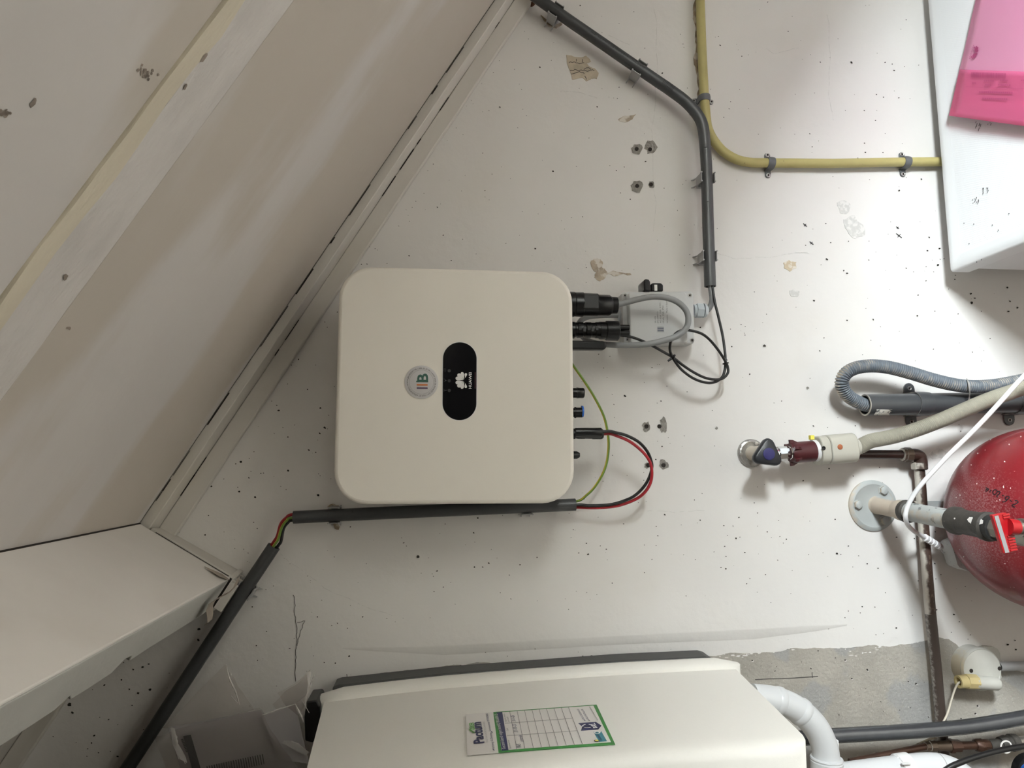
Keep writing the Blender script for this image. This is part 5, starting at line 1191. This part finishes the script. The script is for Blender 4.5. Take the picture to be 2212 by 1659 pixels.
ltxt('Gecontroleerd volgens InstallQ BRL6000-25', 585, 772, .0066, 'stw', lw_((585, 772), (518, 285)))
ltxt('Gecontroleerd door', 660, 768, .0034, 'dim', lw_((660, 768), (645, 645)))
ltxt('Datum', 622, 520, .0034, 'dim'); ltxt('Volgende controle', 600, 405, .0034, 'dim', lw_((600, 405), (585, 285)))
ltxt('(jaar/maand)', 636, 402, .0034, 'dim', lw_((636, 402), (628, 330)))
ltxt('WS', 800, 750, .0085, 'stn', shear=.3); ltxt('controle', 826, 672, .006, 'stn', lw_((826, 672), (806, 582)), shear=.3)
ltxt('31-10-23', 755, 542, .0075, 'stn', lw_((755, 542), (735, 428)), shear=.3); ltxt('3-11-25', 722, 392, .0075, 'stn', lw_((722, 392), (705, 308)), shear=.3)
lpoly('certificate_badge', [(1576, 415), (1815, 398), (1892, 448), (1850, 502), (1612, 518), (1630, 462)], 'stn', lb_, .0006)
bd_ = MB()
cc_ = LP(1700, 462, .0012)
for a0 in (10, 130, 250):
    bd_.ribbon([cc_ + (lR * math.cos(math.radians(a0 + 9 * k)) * .0062 + lU * math.sin(math.radians(a0 + 9 * k)) * .0062) for k in range(10)], .0016, lN, .0001)
obj('badge_mark', bd_, 'logo', lb_, smooth=0)
ltxt('BRL', 1838, 486, .0075, 'logo', lw_((1838, 486), (1815, 415)), bold=.03)
lpoly('quality_badge', [(1784, 536), (1890, 527), (1968, 662), (1862, 672)], 'stt', lb_, .0006)
ltxt('nstall', 1905, 655, .0062, 'stn', lw_((1905, 655), (1870, 575))); ltxt('Q', 1880, 562, .0105, 'logo', bold=.03)
obj('bulb_mark', MB().lathe(LP(1828, 660, .0008), lN, [(0, .0034), (.0002, .0034)], 16), 'ink', lb_); obj('bulb_mark', MB().lathe(LP(1828, 660, .0011), lN, [(0, .0024), (.0002, .0024)], 16), 'yel', lb_)
ltxt('VEILIG ONDERHOUD', 1664, 368, .0042, 'stn', lw_((1664, 368), (1610, 222))); ltxt('VEILIG INSTALLATIE', 1722, 368, .0042, 'stn', lw_((1722, 368), (1670, 222)))
for x, y in ((1672, 386), (1732, 386), (432, 795), (405, 548)):
    obj('check_mark', MB().ribbon([LP(x - 12, y - 4, .0009), LP(x, y, .0009), LP(x - 18, y - 16, .0009)], .001, lN, .0001), 'stn', lb_, smooth=0)
ltxt('Gasverbrandingsinstallaties', 1850, 380, .0028, 'dim', lw_((1850, 380), (1765, 190)))

# ------------------------------------------------------------------ clear plastic bag with manuals on top of the boiler
HM = .10
bg = thing('manual_bag', P(560, 1600, HM), 'crumpled clear plastic bag with paper manuals standing on the boiler', 'bag')
def wavy(L_, h, name, m, par, n=14, amp=.004, sd=0, th=0, hs_=None):
    """quad (TL, TR, BR, BL) in front of the wall, crumpled"""
    hh = hs_ or [h] * 4
    a, b, c, d = [P(u, v, q) for (u, v), q in zip(L_, hh)]; vs = []; fs = []
    for j in range(n + 1):
        for i in range(n + 1):
            s, t = i / n, j / n; p = (a * (1 - s) + b * s) * (1 - t) + (d * (1 - s) + c * s) * t
            q = noise.noise(p * 28 + V((sd, sd * 2, 0))) + .5 * abs(noise.noise(p * 60 + V((0, sd, 3)))); e = .15 if (i in (0, n) or j in (0, n)) else 1
            vs.append(p + OUT * (q * amp) + (RIGHT * noise.noise(p * 50 + V((9, sd, 0))) + UP * noise.noise(p * 50 + V((3, 0, sd)))) * amp * .5)
    for j in range(n):
        for i in range(n):
            k = j * (n + 1) + i
            if (i * 7 + j * 3 + sd) % 2: fs += [[k, k + 1, k + n + 2], [k, k + n + 2, k + n + 1]]
            else: fs += [[k, k + 1, k + n + 1], [k + 1, k + n + 2, k + n + 1]]
    o = obj(name, MB().add(vs, fs), m, par, smooth=20); return o
mn = wavy([(362, 1571), (565, 1533), (672, 1700), (420, 1760)], HM, 'manual', 'paperd', bg, 6, .0015, 1)
mn2 = wavy([(566, 1546), (638, 1521), (668, 1650), (600, 1640)], HM + .008, 'folded_sheet', 'paperd', bg, 5, .001, 2)
blk = MB().prism([P(u, v, HM + .004) for u, v in [(396, 1590), (412, 1587), (438, 1675), (420, 1678)]], OUT * .0006); obj('cover_bar', blk, 'barb', mn, smooth=0)
pt = MB()
for k in range(24): pt.prism([P(u, v, HM + .004) for u, v in [(446 + k * 5.2, 1655 - k * 1.12), (448 + k * 5.2, 1654.6 - k * 1.12), (452 + k * 5.2, 1676 - k * 1.1), (450 + k * 5.2, 1676 - k * 1.1)]], OUT * .0004)
for k in range(9): pt.prism([P(u, v, HM + .004) for u, v in [(391 + k * 1.3, 1597 + k * 3.2), (396 + k * 1.3, 1596 + k * 3.2), (396.6 + k * 1.3, 1598 + k * 3.2), (391.6 + k * 1.3, 1599 + k * 3.2)]], OUT * .0004)
obj('print_marks', pt, 'dim', mn, smooth=0)['kind'] = 'stuff'
wavy([(334, 1590), (560, 1528), (664, 1700), (400, 1790)], HM + .016, 'film', 'film', bg, 18, .006, 3)
wavy([(352, 1572), (487, 1434), (548, 1534), (420, 1576)], HM - .05, 'film', 'film', bg, 12, .004, 4, hs_=[HM - .03, .03, .06, HM])
wavy([(588, 1520), (668, 1450), (664, 1488), (640, 1590)], HM - .01, 'film', 'film', bg, 12, .007, 5)
wavy([(600, 1500), (672, 1446), (664, 1520), (650, 1560)], HM + .01, 'film', 'film', bg, 12, .008, 6)
for k, L_ in enumerate(([(489, 1436), (496, 1466), (508, 1492), (517, 1522)], [(500, 1504), (515, 1521)], [(640, 1518), (662, 1500), (672, 1476), (680, 1455)], [(652, 1512), (668, 1540)],
                        [(638, 1521), (650, 1545), (656, 1560)], [(372, 1570), (380, 1590), (384, 1612), (400, 1650)], [(612, 1601), (640, 1606), (664, 1624)], [(566, 1545), (600, 1533), (638, 1521)])):
    q = spl([P(u, v, HM + .022 if k > 3 else .06 + .02 * k) for u, v in L_], 6); n_ = len(q)
    obj('film_fold', MB().tube(q, [.0004 + .0011 * math.sin(math.pi * i / (n_ - 1)) * (1 + .5 * math.sin(i * 2.1)) for i in range(n_)], 6), 'filmw', bg, smooth=20)
wavy([(370, 1572), (380, 1572), (402, 1650), (384, 1640)], HM + .026, 'film_fold', 'filmw', bg, 8, .006, 9)
wavy([(606, 1603), (622, 1598), (668, 1624), (660, 1632)], HM + .026, 'film_fold', 'filmw', bg, 8, .006, 10)
wavy([(664, 1452), (672, 1452), (668, 1500), (660, 1530)], HM + .022, 'film_fold', 'filmw', bg, 8, .008, 11)
